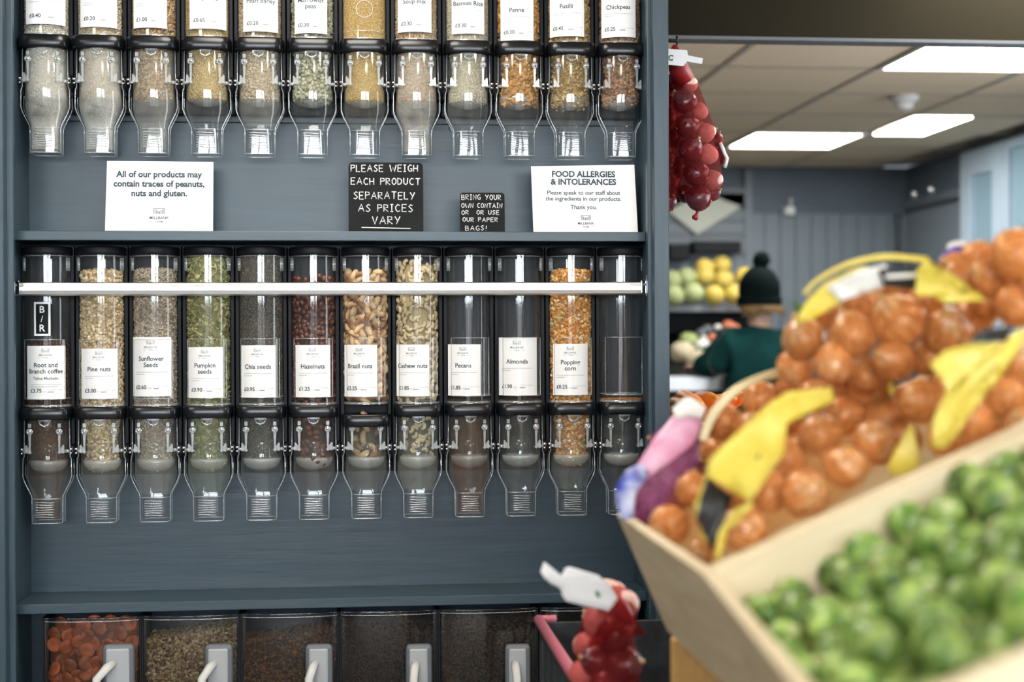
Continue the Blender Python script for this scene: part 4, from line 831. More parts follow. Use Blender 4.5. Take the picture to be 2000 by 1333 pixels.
e, o = bag('onion_bag', 'orange net bag of brown onions in the middle, below the topmost bag', [(1700, 762, 42, 1.76), (1650, 812, 38, 1.76), (1640, 766, 34, 1.80), (1730, 820, 40, 1.72), (1770, 860, 34, 1.68), (1765, 790, 34, 1.74), (1720, 880, 30, 1.70)], 'onion', M['netorange'], 'brown onions in the middle bag', 'brown onion in the middle net bag', group='orange net bags of onions')
flag(e, o, q6([(1110, 890), (1165, 770), (1185, 770), (1175, 860), (1210, 920), (1170, 950), (1100, 965), (1085, 920)]), M['yellow'], 'yellow_band', 1.58); ribbon(e, o, [(1738, 730, 5, 1.70), (1742, 770, 5, 1.68)], M['yellow'], 'tie')
e, o = bag('onion_bag', 'orange net bag of brown onions topped by a yellow, white and black band', [(1570, 664, 42, 1.74), (1665, 659, 46, 1.70), (1756, 629, 52, 1.68), (1848, 649, 50, 1.68), (1629, 712, 40, 1.70), (1746, 705, 42, 1.68), (1552, 718, 36, 1.76), (1685, 600, 40, 1.76), (1810, 590, 38, 1.76), (1905, 620, 40, 1.70), (1815, 700, 38, 1.70), (1610, 612, 30, 1.80), (1750, 570, 36, 1.80), (1690, 735, 34, 1.72)], 'onion', M['netorange'], 'brown onions in the topmost bag', 'brown onion in the net bag with the white and black band', group='orange net bags of onions')
flag(e, o, q6([(725, 375), (790, 270), (850, 215), (960, 165), (1010, 160), (985, 250), (880, 310), (790, 370)]), M['yellow'], 'yellow_band', 1.62); flag(e, o, q6([(850, 235), (960, 180), (1080, 150), (1085, 235), (1000, 250), (900, 290)]), M['labelwhite'], 'white_band', 1.615)
flag(e, o, q6([(1050, 168), (1220, 158), (1195, 250), (1070, 232)]), M['labelblack'], 'black_band', 1.61); flag(e, o, q6([(1200, 165), (1240, 130), (1270, 170), (1290, 230), (1440, 260), (1460, 290), (1300, 300), (1250, 260), (1190, 270)]), M['yellow'], 'yellow_flap', 1.58)
flag(e, o, q6([(1075, 190), (1200, 182), (1197, 200), (1075, 206)]), M['labelwhite'], 'band_print', 1.603, wav=.001)
ribbon(e, o, [(1570, 575, 4, 1.65), (1600, 545, 4, 1.65), (1660, 515, 5, 1.65), (1730, 502, 6, 1.65), (1812, 508, 6, 1.65)], M['yellow'], 'band_edge')
e, o = bag('onion_bag', 'orange net bag of brown onions with a folded yellow band at the right edge', [(1797, 785, 44, 1.62), (1890, 825, 52, 1.58), (1966, 780, 44, 1.58), (1990, 722, 42, 1.62), (1935, 860, 34, 1.58), (2005, 838, 46, 1.54), (1850, 760, 40, 1.66), (1910, 740, 40, 1.66), (1845, 860, 34, 1.58)], 'onion', M['netorange'], 'brown onions in the right edge bag', 'brown onion in the net bag at the right edge', group='orange net bags of onions')
flag(e, o, q6([(1245, 535), (1300, 480), (1420, 450), (1540, 450), (1600, 390), (1615, 440), (1540, 540), (1490, 620), (1380, 630), (1350, 680), (1330, 780), (1310, 855), (1255, 850), (1260, 740), (1310, 640), (1300, 600)]), M['yellow'], 'yellow_band', 1.48)
flag(e, o, q6([(1400, 445), (1440, 400), (1570, 385), (1540, 445)]), M['labelblack'], 'black_band', 1.475)
e, o = bag('onion_bag', 'orange net bag of brown onions in the upper right corner of the heap', [(1935, 540, 40, 1.62), (1984, 500, 54, 1.58), (1882, 545, 36, 1.66), (1985, 597, 44, 1.58), (1864, 520, 28, 1.70), (1909, 505, 34, 1.66), (1930, 590, 36, 1.64), (2040, 560, 50, 1.56), (2050, 480, 50, 1.58)], 'onion', M['netorange'], 'brown onions in the upper right bag', 'brown onion in the net bag at the upper right corner', group='orange net bags of onions')
# blue wrapper behind the heap
e = empty('blue_packet', atz(1872, 520, 1.76), 'small deep blue packet with a white edge behind the onion heap', 'packet'); ribbon(e, e.location, [(1845, 530, 14, 1.74), (1852, 508, 15, 1.74), (1868, 494, 16, 1.74), (1890, 488, 12, 1.74), (1915, 492, 6, 1.74)], M['bluep'], 'wrapper'); ribbon(e, e.location, [(1850, 484, 5, 1.73), (1870, 476, 5, 1.73), (1920, 484, 4, 1.73)], M['labelwhite'], 'wrapper_edge')
# purple net bag with pink and blue film
e, o = bag('red_onion_bag', 'purple net bag of red onions with pink and blue printed film', [(1290, 935, 34, 1.96), (1335, 895, 34, 1.98), (1262, 985, 32, 1.94), (1250, 1020, 26, 1.94), (1320, 960, 34, 1.92), (1352, 850, 32, 2.0), (1300, 870, 30, 2.0), (1285, 1000, 32, 1.92), (1345, 920, 30, 1.95), (1330, 830, 24, 2.02)], 'redonion', M['netpurple'], 'red onions in the purple bag', 'red onion in the purple net bag', 'onion bag')
ribbon(e, o, [(1252, 925, 16, 1.86), (1290, 885, 26, 1.86), (1330, 845, 32, 1.87), (1350, 805, 24, 1.88)], M['pink'], 'pink_film'); ribbon(e, o, [(1318, 810, 12, 1.86), (1345, 795, 20, 1.86), (1375, 808, 12, 1.86)], M['labelwhite'], 'white_film')
ribbon(e, o, [(1225, 1015, 12, 1.84), (1222, 965, 20, 1.84), (1240, 932, 20, 1.84), (1262, 915, 12, 1.85)], M['blue'], 'blue_film')
# carrots in a dark crate on a far table, seen past the side of the shelving
CL = [(1318, 792, 1350, 800), (1330, 780, 1372, 790), (1362, 785, 1400, 778), (1390, 792, 1436, 780), (1420, 785, 1455, 772), (1312, 805, 1345, 812), (1375, 800, 1415, 796), (1440, 772, 1475, 765)]
for k, (a, b, c, d) in enumerate(CL):
    A = atz(a, b, 3.66); B = atz(c, d, 3.52); b_ = MB(); b_.tube([A - A, (B - A) * .1, (B - A) * .6, B - A], [.016, .024, .019, .006], M['carrot'], 10); b_.tube([Vector((0, 0, 0)), (A - B) * .12], [.007, .004], M['leaf'], 6)
    b_.build('carrot', None, A, label='orange carrot heaped behind the onion bags, %s from the left' % ordw[sorted(q[0] for q in CL).index(a)], cat='carrot', group='carrots behind the onions')
A = atz(1318, 815, 3.60); e = empty('carrot_crate', (A.x - .03, A.y - .16, A.z - .20), 'dark crate under the carrots on the far side of the shelving', 'crate'); b_ = MB()
b_.box(0, .46, 0, .012, 0, .17, M['cratedark'], .002); b_.box(0, .46, .32, .332, 0, .17, M['cratedark'], .002); b_.box(0, .012, 0, .332, 0, .17, M['cratedark'], .002); b_.box(.448, .46, 0, .332, 0, .17, M['cratedark'], .002); b_.box(0, .46, 0, .332, 0, .012, M['cratedark']); b_.build('crate_body', e)
MB().box(.014, .446, .014, .318, .012, .175, M['carrot'], .02).build('carrot_heap', None, e.location.copy(), label='packed orange mass of carrots filling the dark far crate', cat='carrots', kind='stuff')
t_ = empty('low_table', (e.location.x + .23, e.location.y + .166, FLOOR), 'dark table under the crate of carrots', 'table'); zt = e.location.z - FLOOR
MB().box(-.24, .24, -.17, .17, zt - .03, zt - .001, M['cratedark'], .003).build('top', t_)
for sx in (-1, 1):
    for sy in (-1, 1): MB().box(sx * .21 - .015, sx * .21 + .015, sy * .14 - .015, sy * .14 + .015, 0, zt - .03, M['blackm']).build('leg', t_)

# ------------------------------------------------------------------ plywood crates on the sloping display
C0 = atz(1370, 1120, 1.45); Ffar = atz(1199, 1007, 1.94); XC = C0.x; YC = C0.y; YF = Ffar.y; ZC = C0.z
SLP = math.radians(23.5); Rm = Matrix.Rotation(-SLP, 4, 'Y')
def crate(name, y0, y1, label):
    e = empty(name, (XC, y0, ZC), label, 'crate', 'pale plywood crates on the display', Euler((0, -SLP, 0))); Wd = y1 - y0; Ln = .62; Dp = .165; t_ = .011
    MB().box(0, t_, 0, Wd, -Dp, 0, M['wood'], .0015).build('end_board', e); MB().box(Ln - t_, Ln, 0, Wd, -Dp, 0, M['wood'], .0015).build('end_board', e)
    MB().box(t_, Ln - t_, 0, t_, -Dp, 0, M['wood'], .0015).build('side_board', e); MB().box(t_, Ln - t_, Wd - t_, Wd, -Dp, 0, M['wood'], .0015).build('side_board', e)
    MB().box(t_, Ln - t_, t_, Wd - t_, -Dp, -Dp + .008, M['wood'], .001).build('base_board', e); return e
YN = YC - .60
ca = crate('plywood_crate', YN, YC - .001, 'pale plywood crate full of brussels sprouts in the foreground')
crate('plywood_crate', YC + .001, YF, 'pale plywood crate holding the onion bags, behind the sprouts')
_v = Matrix.Rotation(math.radians(-5.5), 3, 'Z') @ Vector((0, YN - YC, 0)); ca.location = (XC + _v.x, YC + _v.y, ZC); ca.rotation_euler = (Matrix.Rotation(math.radians(-5.5), 3, 'Z') @ Matrix.Rotation(-SLP, 3, 'Y')).to_euler()
# sprouts
sm_ = []
for v in range(5):
    b = MB(); ph = random.uniform(0, 6)
    b.ball((0, 0, 0), (1, 1, 1.08), M['sprout'], 18, 12, fn=lambda p_: p_ * (1 + .035 * math.sin(4 * math.atan2(p_.y, p_.x) + 5 * p_.z + ph)))
    for k in range(4):   # overlapping outer leaves
        a0 = k * PI / 2 + ph; rings = []
        for i in range(7):
            t_ = -1.35 + 2.3 * i / 6; wd = .75 * math.sin(PI * (i + .6) / 7.2); rings.append([(1.05 * math.cos(t_) * math.cos(a0 + wd * q) * (1 + .06 * (i / 6)), 1.05 * math.cos(t_) * math.sin(a0 + wd * q) * (1 + .06 * (i / 6)), 1.10 * math.sin(t_)) for q in np.linspace(-1, 1, 5)])
        b.loft(rings, M['sprout'], False, False, True, False)
    b.lathe([(.30, -1.02), (.32, -1.16), (.05, -1.17)], M['sproutcut'], 10); sm_.append(b.mesh('sprout'))
pts = []
YAWA = math.radians(-5.5)   # the front crate is turned a little on the display
def spr(s_, t_, n_):
    v = Matrix.Rotation(YAWA, 3, 'Z') @ Vector((s_ * math.cos(SLP) - n_ * math.sin(SLP), t_, 0)); return Vector((XC + v.x, YC + v.y, ZC + s_ * math.sin(SLP) + n_ * math.cos(SLP)))
def heap_h(s_, t_): return -.050 + .026 * min(1, max(0, (s_ - .10) / .18)) * min(1, max(0, (-t_) / .03 + (s_ > .24))) 
tries = 0
while tries < 16000:
    tries += 1; s_, t_ = random.uniform(.018, .44), random.uniform(-.585, -.022); h_ = heap_h(s_, t_) + random.choice((0, -.006, -.024, .006))
    p_ = spr(s_, t_, h_); d = p_ - CAMP; zz = d.dot(FW); u_, v_ = 1000 + F * d.dot(RT) / zz, 666.5 - F * d.dot(UP) / zz
    if u_ > 2060 or v_ > 1400: continue
    if all((p_ - q).length > .036 for q, _ in pts): pts.append((p_, random.uniform(.0170, .0212)))
for p_, r_ in pts:
    o_ = put('brussels_sprout', random.choice(sm_), None, p_, Euler([random.uniform(0, 6.3) for _ in range(3)]), 'green brussels sprout heaped in the foreground crate', 'sprout', 'brussels sprouts in the crate'); o_.scale = (r_, r_, r_)
# stand under the crates
st = empty('display_stand', (XC + .3, YC, FLOOR), 'golden pine display stand under the sloping plywood crates', 'display stand')
def sb(mb, nm): o_ = mb.build(nm, st); o_.location = Vector((0, 0, 0)) - Vector(st.location); return o_
b0 = spr(0, 0, -.172); 
P = atz(1232, 1250, 1.93); q = MB(); rr_ = []
xl = b0.x + .005; zl = b0.z
sb(MB().box(xl, xl + .045, YN - .05, YF + .02, zl - .10, zl - .004, M['woodg'], .003), 'front_batten')
for yy in (YN, YC, YF - .03): sb(MB().box(xl + .01, xl + .055, yy, yy + .045, FLOOR, zl - .10, M['woodg'], .002), 'leg'); sb(MB().box(xl + .55, xl + .595, yy, yy + .045, FLOOR, zl + .18, M['woodg'], .002), 'leg')
s_ = MB(); s_.loft([[(xl + .04, y_, zl - .02), (xl + .62, y_, zl + .235), (xl + .62, y_, zl + .20), (xl + .04, y_, zl - .055)] for y_ in (YN - .05, YF + .02)], M['woodg'], smooth=False); sb(s_, 'sloping_top')
# red net bag with white tag, hanging at the end of the display
def red_bag(name, balls, label, olab, grp, tagpts=None, kinds=None, knot=None, top=None, loop=None):
    cs = [(atz(a, b, Z_), r_ / F * Z_) for a, b, r_, Z_ in balls]; o = Vector((sum(c.x for c, _ in cs) / len(cs), sum(c.y for c, _ in cs) / len(cs), min(c.z - r_ for c, r_ in cs)))
    e = empty(name, o, label, 'onion bag', 'red net bags'); bag_surface(cs, .0015, 'net', M['netred'], e, o, soft=14)
    rank = {i: k for k, i in enumerate(sorted(range(len(balls)), key=lambda i: balls[i][1]))}
    for k, (c, r_) in enumerate(cs):
        kk = kinds[k] if kinds else 'redonion'; onion(c, r_, kk, '%s, %s from its top' % (olab[kk], ordn[rank[k]]), grp[kk])
    if top: 
        P_ = [atz(*t_[:3]) - o for t_ in top]; MB().tube(P_, [t_[3] / F * top[0][2] for t_ in top], M['redfilm'], 10).build('gathered_net', e)
    if knot: P_ = [atz(*t_[:3]) - o for t_ in knot]; MB().tube(P_, [t_[3] / F * knot[0][2] for t_ in knot], M['redfilm'], 8).build('knot', e)
    return e, o
OL = {'redonion': 'dark red onion in the red net bag %s', 'paleonion': 'pale pink onion in the red net bag %s'}; OG = {'redonion': 'red onions %s', 'paleonion': 'pale pink onions %s'}
def fmt(d_, s_): return {k: v % s_ for k, v in d_.items()}
e, o = red_bag('red_net_bag', [(1192, 1168, 34, 2.12), (1168, 1215, 30, 2.14), (1145, 1262, 26, 2.14), (1200, 1240, 36, 2.06), (1170, 1290, 36, 2.08), (1140, 1320, 28, 2.10), (1215, 1300, 38, 2.06), (1185, 1345, 38, 2.06), (1145, 1375, 30, 2.08), (1215, 1365, 36, 2.06), (1222, 1180, 26, 2.10)],
  'red net bag with a white tag hanging off the end of the display', fmt(OL, 'at the display end'), fmt(OG, 'at the display end'), kinds=['paleonion', 'paleonion', 'paleonion', 'redonion', 'redonion', 'paleonion', 'redonion', 'redonion', 'redonion', 'redonion', 'paleonion'], top=[(1206, 1172, 2.06, 8), (1214, 1185, 2.06, 14), (1222, 1205, 2.06, 16), (1232, 1228, 2.06, 8)])
flag(e, o, [(1000 + a / 5.27, 1080 + b / 5.27) for a, b in ((330, 95), (350, 110), (385, 170), (430, 215), (510, 235), (545, 160), (590, 145), (890, 235), (1000, 330), (1090, 470), (1000, 600), (760, 550), (560, 500), (520, 450), (500, 370), (400, 320), (330, 260), (295, 200))], M['tag'], 'tag', 1.975, wav=.002); flag(e, o, [(1000 + a / 5.27, 1080 + b / 5.27) for a, b in ((1090, 430), (1240, 640), (1390, 850), (1215, 870), (1080, 800), (900, 960), (780, 940), (900, 760), (1000, 600))], M['netred'], 'loose_net', 2.0, wav=.004); ribbon(e, o, [(1163, 1156, 2, 1.955), (1168, 1162, 4, 1.955), (1170, 1168, 2, 1.955)], M['green'], 'tag_print')
f3 = 1 / 3.33; g3 = lambda a, b, r_, Z_: (1280 + a * f3, 60 + b * f3, r_ * f3, Z_)
e, o = red_bag('red_net_bag', [g3(225, 350, 52, 3.22), g3(135, 330, 62, 3.24), g3(195, 465, 78, 3.20), g3(288, 530, 54, 3.22), g3(205, 620, 78, 3.19), g3(325, 665, 62, 3.21), g3(230, 775, 80, 3.19), g3(345, 810, 64, 3.21), g3(270, 930, 82, 3.19), g3(375, 975, 66, 3.21), g3(285, 1090, 84, 3.20), g3(180, 880, 70, 3.28), g3(150, 700, 70, 3.28), g3(370, 1060, 50, 3.24), g3(200, 1060, 60, 3.28)],
  'red net bag with a white tag hung from the side of the shelving', fmt(OL, 'hung on the shelving'), fmt(OG, 'hung on the shelving'), kinds=['paleonion', 'redonion', 'redonion', 'paleonion', 'redonion', 'paleonion', 'redonion', 'paleonion', 'redonion', 'paleonion', 'redonion', 'redonion', 'redonion', 'redonion', 'redonion'],
  top=[(1318, 88, 3.2, 4), (1318, 100, 3.2, 12), (1322, 125, 3.2, 20), (1335, 155, 3.22, 22)], knot=[(1364, 408, 3.2, 4), (1361, 418, 3.2, 3), (1358, 425, 3.2, 7), (1356, 429, 3.2, 5)])
P_ = [at(1300, 95, .14), at(1342, 98, .14), at(1344, 108, .14), at(1373, 114, .14), at(1371, 125, .14), at(1342, 120, .14), at(1335, 129, .14), at(1300, 126, .14)]
MB().prism([(v.x - o.x, v.z - o.z) for v in P_], .14 - o.y, .1412 - o.y, M['tag']).build('tag', e); t = MB(); c_ = at(1311, 113, .14) - o
t.tube([(c_.x + .005 * math.cos(a), .1392 - o.y, c_.z + .005 * math.sin(a)) for a in np.linspace(.6, 5.6, 14)], .0013, M['green'], 5); t.build('tag_print', e)
e, o = red_bag('red_net_bag', [g3(70, 420, 70, 3.27), g3(60, 560, 70, 3.27), g3(70, 700, 70, 3.27), g3(62, 850, 72, 3.27), g3(75, 990, 74, 3.26), g3(70, 1110, 72, 3.26)], 'dark red net bag squeezed between the shelving and the tagged bag', fmt(OL, 'beside the shelving'), fmt(OG, 'half hidden beside the shelving'))
e, o = red_bag('red_net_bag', [g3(385, 720, 56, 3.36), g3(400, 820, 60, 3.36), g3(350, 760, 60, 3.36)], 'small dark net bag with a white lace edge behind the tagged bag', fmt(OL, 'behind the tagged bag'), fmt(OG, 'behind the tagged bag'))
MB().tube([Vector((o.x * 0 + cx, .2, cz)) - o for cx, cz in ((XO + .012, at(1320, 84, .2).z), (XO + .03, at(1345, 250, .2).z))], .002, M['redfilm'], 6).build('hanging_cord', e)
t = MB(); t.tube([at(1280 + a * f3, 60 + b * f3, .34) - o + Vector((random.uniform(-.003, .003), 0, 0)) for a, b in ((425, 730), (440, 770), (450, 800), (458, 830), (460, 860), (445, 890))], .004, M['tag'], 6); t.build('lace_edge', e)
hk = empty('wall_hook', (XO, .2, at(1320, 80, .2).z), 'small black hook on the side of the shelving', 'hook'); t = MB(); c_ = at(1322, 82, .2); dx = c_.x - XO
t.tube([(0, 0, .0), (dx, 0, 0), (dx, 0, .010)], .003, M['black']); t.tube([(dx, 0, -.003), (dx, 0, -.016)], .002, M['black']); t.build('hook_arm', hk)
# dark plastic crate with a pink rim
P0 = atz(1052, 1216, 2.62); e = empty('plastic_crate', (P0.x, P0.y, P0.z), 'dark plastic crate with a dusty pink rim in front of the bins', 'crate')
w_, l_, h_ = .42, .55, .26
c = MB(); c.box(0, .008, -l_, 0, -h_, 0, M['cratedark'], .001); c.box(w_ - .008, w_, -l_, 0, -h_, 0, M['cratedark'], .001); c.box(0, w_, -.008, 0, -h_, -.0, M['cratedark'], .001); c.box(0, w_, -l_, -l_ + .008, -h_, 0, M['cratedark'], .001); c.box(0, w_, -l_, 0, -h_, -h_ + .008, M['cratedark'], .001); c.build('crate_body', e)
c = MB(); c.tube([(.0, 0, .004), (.0, -l_, .004)], .009, M['rim'], 10); c.tube([(.0, 0, .004), (.03, 0, .004)], .008, M['rim'], 10); c.build('rim', e)
c = MB(); 
for k in range(6): c.box(-.004, 0, -l_ + .05 + k * .085, -l_ + .06 + k * .085, -h_ + .02, -.02, M['cratedark'])
c.build('side_ribs', e)
t_ = empty('stool_under_crate', (P0.x + w_ / 2, P0.y - l_ / 2, FLOOR), 'low black metal table under the pink rimmed crate', 'table'); zt = P0.z - h_ - FLOOR
MB().box(-w_ / 2, w_ / 2, -l_ / 2, l_ / 2, zt - .03, zt - .001, M['cratedark'], .003).build('top', t_)
for sx in (-1, 1):
    for sy in (-1, 1): MB().box(sx * (w_ / 2 - .03) - .015, sx * (w_ / 2 - .03) + .015, sy * (l_ / 2 - .03) - .015, sy * (l_ / 2 - .03) + .015, 0, zt - .03, M['blackm']).build('leg', t_)

# ------------------------------------------------------------------ far produce counter, melons, person
YM = 5.80; zsh = at(1380, 597, YM - .1).z; xa, xb = xc(1180, YM), xc(1478, YM)
pc = empty('produce_counter', ((xa + xb) / 2, YM, FLOOR), 'dark produce counter with a pale grey melon shelf along the back wall', 'produce counter')
def pb(mb, nm): o_ = mb.build(nm, pc); o_.location = -Vector(pc.location); return o_
pb(MB().box(xa, xb, YM - .14, YM + .30, zsh - .035, zsh, mat('pale_shelf', (.36, .38, .42), .5), .004), 'melon_shelf')
pb(MB().box(xa, xb, YM + .2, YM + .30, FLOOR, zsh - .035, M['blackm']), 'back_board')
dz1 = at(1380, 650, YM).z; dz0 = at(1380, 745, YM - .75).z
s_ = MB(); s_.loft([[(x, YM + .2, dz1), (x, YM - .75, dz0), (x, YM - .75, dz0 - .10), (x, YM + .2, dz0 - .10)] for x in (xa, xb)], M['blackm'], smooth=False); pb(s_, 'sloping_deck')
pb(MB().box(xa, xb, YM - .78, YM - .75, dz0 - .05, dz0 + .03, M['steel'], .003), 'front_rail'); pb(MB().box(xa, xb, YM - .70, YM + .2, FLOOR, dz0 - .10, M['blackm']), 'plinth')
mm = {}
for k in ('melony', 'melong'):
    b = MB(); b.ball((0, 0, 0), (1, 1, .96), M[k], 20, 12, fn=lambda p_: p_ * (1 + .012 * math.cos(10 * math.atan2(p_.y, p_.x)))); b.tube([(0, 0, .93), (0, 0, 1.04)], .05, M['leaf'], 6); mm[k] = b.mesh('melon')
rows = [(5.63, [(1316, 578, 'g'), (1354, 573, 'g'), (1395, 577, 'y'), (1434, 575, 'y')]), (5.78, [(1312, 549, 'g'), (1340, 544, 'g'), (1375, 540, 'y'), (1413, 548, 'y'), (1455, 541, 'y')]), (5.86, [(1376, 524, 'y'), (1410, 519, 'y')])]
for yy, L_ in rows:
    for a, b_, k in L_:
        p_ = at(a, b_, yy); idx = [q[0] for q in L_ if q[2] == k].index(a); o_ = put('melon', mm['melon' + k], None, p_, Euler((random.uniform(-.6, .6), random.uniform(-.6, .6), 0)), '%s melon, %s of its colour from left in the %s row' % ('round yellow' if k == 'y' else 'pale green netted', ordw[idx], {5.63: 'bottom', 5.78: 'middle', 5.86: 'top'}[yy]), 'melon', 'yellow melons on the far shelf' if k == 'y' else 'green melons on the far shelf'); r_ = .061 * random.uniform(.95, 1.05); o_.scale = (r_, r_, r_)
# assorted produce on the sloping deck
veg = [('squash', 'cream', (1332, 690), .075, 'large cream yellow squash on the sloping deck'), ('squash', 'lime', (1345, 668), .06, 'pale green squash on the sloping deck'), ('cauliflower', 'cream', (1362, 706), .07, 'pale cream cauliflower beside the sleeve of the shopper'), ('cauliflower', 'labelwhite', (1372, 680), .055, 'white cauliflower in the middle of the deck'), ('peach', 'salmon', (1404, 668), .04, None), ('peach', 'salmon', (1418, 658), .04, None), ('peach', 'salmon', (1432, 645), .045, None), ('peach', 'salmon', (1392, 662), .035, None), ('peach', 'salmon', (1422, 638), .04, None),
 ('cabbage', 'leaf', (1385, 693), .06, 'dark green cabbage beside the shopper, front one'), ('cabbage', 'leaf', (1408, 678), .055, 'dark green cabbage beside the shopper, rear one'), ('plum', 'greyd', (1382, 645), .035, None), ('plum', 'greyd', (1370, 652), .035, None), ('onion', 'labelwhite', (1402, 640), .022, None), ('onion', 'labelwhite', (1410, 655), .022, None), ('onion', 'labelwhite', (1374, 662), .022, None)]
for nm, mk, (a, b_), r_, lb in veg:
    yy = YM - .15 - max(0, (b_ - 650) / 95) * .5; p_ = at(a, b_, yy); b = MB(); k_ = random.uniform(3, 6)
    b.ball((0, 0, 0), (r_, r_, r_ * .85), M[mk], 16, 10, fn=lambda q: q * (1 + (.06 if nm in ('cabbage', 'cauliflower', 'squash') else .01) * math.sin(k_ * math.atan2(q.y, q.x) + 4 * q.z)))
    b.tube([(0, 0, r_ * .75), (0, 0, r_ * .98)], r_ * .12, M['leaf'], 6)
    same = sorted(q[2][0] for q in veg if q[0] == nm and q[4] is None); pl = {'peach': 'peaches', 'squash': 'squashes', 'cabbage': 'cabbages'}.get(nm, nm + 's')
    b.build(nm, None, p_, label=lb or {'peach': 'small red-orange fruit on the far sloping deck', 'plum': 'small dark fruit on the far sloping deck', 'onion': 'small white bulb on the far sloping deck'}[nm] + ', %s from left' % ordw[same.index(a)], cat=nm, group='far counter ' + pl)
# potted greens at the foot of the back wall
e = empty('potted_plant', at(1574, 640, 5.9), 'small green plant in a dark pot by the far board wall', 'plant'); MB().lathe([(.05, -.12), (.065, 0), (.06, 0)], M['blackm'], 16).build('pot', e)
for k in range(14):
    a = random.uniform(0, 2 * PI); l_ = random.uniform(.12, .24); b = MB(); d = Vector((math.cos(a) * .35, math.sin(a) * .35, 1)).normalized(); pts_ = [d * l_ * t_ + Vector((0, 0, -.05 * t_ * t_)) for t_ in (0, .3, .6, .85, 1)]
    b.tube(pts_, [.002, .012, .018, .012, .001], M['leaf'], 6, flat=.25); b.build('leaf', e)

# person seen from behind, hat with bobble, green coat
YP = 4.83
def pp(a, b_, dy=0): return at(a, b_, YP + dy)
def skin_body(name, chain, m_, parent, org, edges=None):
    vs = [Vector(c[0]) - org for c in chain]; ed = edges or [(i, i + 1) for i in range(len(vs) - 1)]
    me_ = bpy.data.meshes.new(name); me_.from_pydata(vs, ed, []); ob = bpy.data.objects.new(name, me_); COL.objects.link(ob)
    md = ob.modifiers.new('s', 'SKIN'); sv = me_.skin_vertices[0].data
    for i, c in enumerate(chain): sv[i].radius = (c[1], c[2] if len(c) > 2 else c[1])
    sv[0].use_root = True; md.use_smooth_shade = True; ob.modifiers.new('d', 'SUBSURF').levels = 2
    dg = bpy.context.evaluated_depsgraph_get(); m2 = bpy.data.meshes.new_from_object(ob.evaluated_get(dg)); bpy.data.objects.remove(ob); m2.materials.clear(); m2.materials.append(m_)
    return put(name, m2, parent)
hd = pp(1483, 578); org = Vector((hd.x, hd.y, FLOOR))
pe_ = empty('person', org, 'shopper seen from behind in black bobble hat and dark green coat', 'person')
sh = hd + Vector((.0, .0, -.20)); pel = Vector((hd.x + .02, hd.y, FLOOR + .93))
LS = sh + Vector((-.165, .0, -.045)); RS = sh + Vector((.165, .02, -.045)); LE = pp(1395, 712, .02); LH = pp(1362, 716, .25); RE = RS + Vector((.03, .06, -.29)); RH = RE + Vector((-.16, .22, .02))
knL = Vector((pel.x - .10, pel.y + .02, FLOOR + .50)); knR = Vector((pel.x + .10, pel.y + .02, FLOOR + .50))
chain = [(pel, .15, .12), (pel.lerp(sh, .45), .15, .12), (pel.lerp(sh, .8), .165, .115), (sh, .075, .07), (hd + Vector((0, 0, -.10)), .055, .055), (hd + Vector((0, 0, .02)), .085, .095),
 (LS, .075, .075), (LE, .060, .060), (LH, .032, .032), (RS, .075, .075), (RE, .058, .058), (RH, .032, .032),
 (Vector((pel.x - .09, pel.y, FLOOR + .84)), .10, .10), (knL, .062, .062), (Vector((knL.x, knL.y, FLOOR + .09)), .042, .042), (Vector((knL.x, knL.y + .15, FLOOR + .04)), .038, .034),
 (Vector((pel.x + .09, pel.y, FLOOR + .84)), .10, .10), (knR, .062, .062), (Vector((knR.x, knR.y, FLOOR + .09)), .042, .042), (Vector((knR.x, knR.y + .15, FLOOR + .04)), .038, .034)]
ed = [(0, 1), (1, 2), (2, 3), (3, 4), (4, 5), (2, 6), (6, 7), (7, 8), (2, 9), (9, 10), (10, 11), (0, 12), (12, 13), (13, 14), (14, 15), (0, 16), (16, 17), (17, 18), (18, 19)]
bd = skin_body('body', chain, M['skin'], pe_, org, ed)
coat = [(pel + Vector((0, 0, -.16)), .215, .165), (pel, .21, .165), (pel.lerp(sh, .45), .205, .16), (pel.lerp(sh, .82), .205, .15), (sh + Vector((0, 0, .0)), .090, .085), (sh + Vector((0, 0, .05)), .075, .075), (LS, .105, .10), (LE, .092, .088), (LE.lerp(LH, .85), .062, .060), (RS, .088, .085), (RE, .074, .074), (RE.lerp(RH, .8), .052, .052)]
skin_body('coat', coat, M['coat'], pe_, org, [(0, 1), (1, 2), (2, 3), (3, 4), (4, 5), (3, 6), (6, 7), (7, 8), (3, 9), (9, 10), (10, 11)])
tr = [(pel, .150, .130), (chain[12][0], .105, .105), (knL, .075, .075), (Vector((knL.x, knL.y, FLOOR + .12)), .055, .055), (chain[16][0], .105, .105), (knR, .075, .075), (Vector((knR.x, knR.y, FLOOR + .12)), .055, .055)]
skin_body('trousers', tr, M['trousers'], pe_, org, [(0, 1), (1, 2), (2, 3), (0, 4), (4, 5), (5, 6)])
for kn in (knL, knR): skin_body('boot', [(Vector((kn.x, kn.y, FLOOR + .15)), .056, .056), (Vector((kn.x, kn.y - .01, FLOOR + .055)), .05, .05), (Vector((kn.x, kn.y + .17, FLOOR + .040)), .045, .036)], M['boots'], pe_, org)
h0 = hd - org
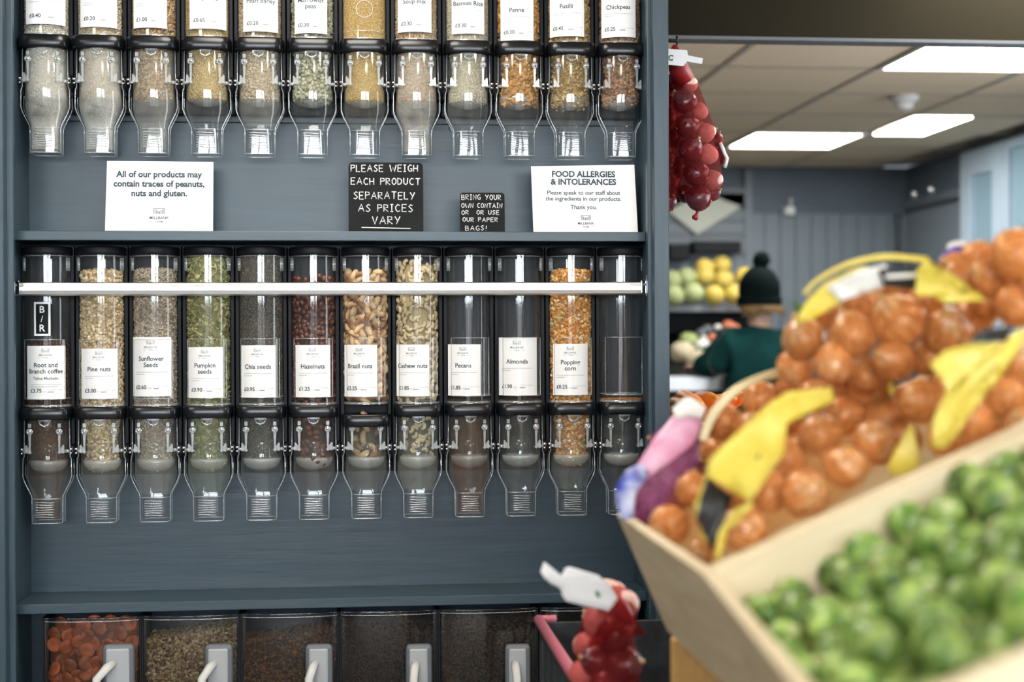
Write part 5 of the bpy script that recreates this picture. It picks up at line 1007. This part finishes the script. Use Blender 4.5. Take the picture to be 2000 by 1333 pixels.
b = MB(); b.ball(h0 + Vector((0, 0, .03)), (.107, .122, .128), M['hat'], 22, 16, fn=lambda q: Vector((q.x * (1 + .015 * math.cos(22 * math.atan2(q.y, q.x))), q.y, max(q.z, -.55)))); b.lathe([(.108, -.05), (.116, -.045), (.117, -.005), (.109, 0)], M['hat'], 24, c=tuple(h0 + Vector((0, 0, -.005)))); b.build('knitted_hat', pe_)
c_ = pp(1487, 509) - org; b = MB(); b.ball(c_, .047, M['hat'], 18, 12, fn=lambda q: q * (1 + random.uniform(-.09, .09))); b.build('bobble', pe_)
b = MB(); random.seed(5)
for k in range(46):
    a = -PI * .05 - PI * .9 * k / 45; r1 = .095; sx = math.cos(a); sy = math.sin(a); l_ = random.uniform(.06, .11)
    b.tube([h0 + Vector((r1 * sx, r1 * sy, -.02)), h0 + Vector((r1 * 1.12 * sx, r1 * 1.15 * sy, -.07)), h0 + Vector((r1 * 1.3 * sx + .01, r1 * 1.3 * sy, -l_))], [.011, .011, .005], M['hair'], 6)
b.build('hair', pe_)
for hp, side in ((LH, -1), (RH, 1)):   # five fingers, curled a little
    dirn = (LH - LE).normalized() if side < 0 else (RH - RE).normalized(); sd = dirn.cross(Vector((0, 0, 1))).normalized()
    for k, ln in enumerate((.062, .072, .068, .055)): 
        s0 = hp + dirn * .03 + sd * (.022 - .015 * k); b = MB(); b.tube([s0 - org, s0 + dirn * ln * .5 - org, s0 + dirn * ln * .85 + Vector((0, 0, -.02)) - org], [.009, .008, .006], M['skin'], 7); b.build('finger', bd)
    s0 = hp + sd * side * .02; b = MB(); b.tube([s0 - org, s0 + sd * side * .03 + dirn * .02 - org, s0 + sd * side * .035 + dirn * .045 - org], [.011, .009, .007], M['skin'], 7); b.build('thumb', bd)
fc = MB(); fd = Vector((-.35, .93, 0)).normalized(); fs = fd.cross(Vector((0, 0, 1)))
fc.ball(h0 + fd * .105 + Vector((0, 0, -.03)), (.012, .016, .02), M['skin'], 8, 6); fc.ball(h0 + fd * .10 + Vector((0, 0, -.07)), (.022, .010, .007), mat('lips', (.45, .15, .13), .4), 8, 6)
for q in (-1, 1): fc.ball(h0 + fd * .093 + fs * q * .03 + Vector((0, 0, .0)), .010, M['white'], 8, 6); fc.ball(h0 + fd * .102 + fs * q * .03 + Vector((0, 0, .0)), .005, M['hat'], 6, 5)
fc.build('face', bd)
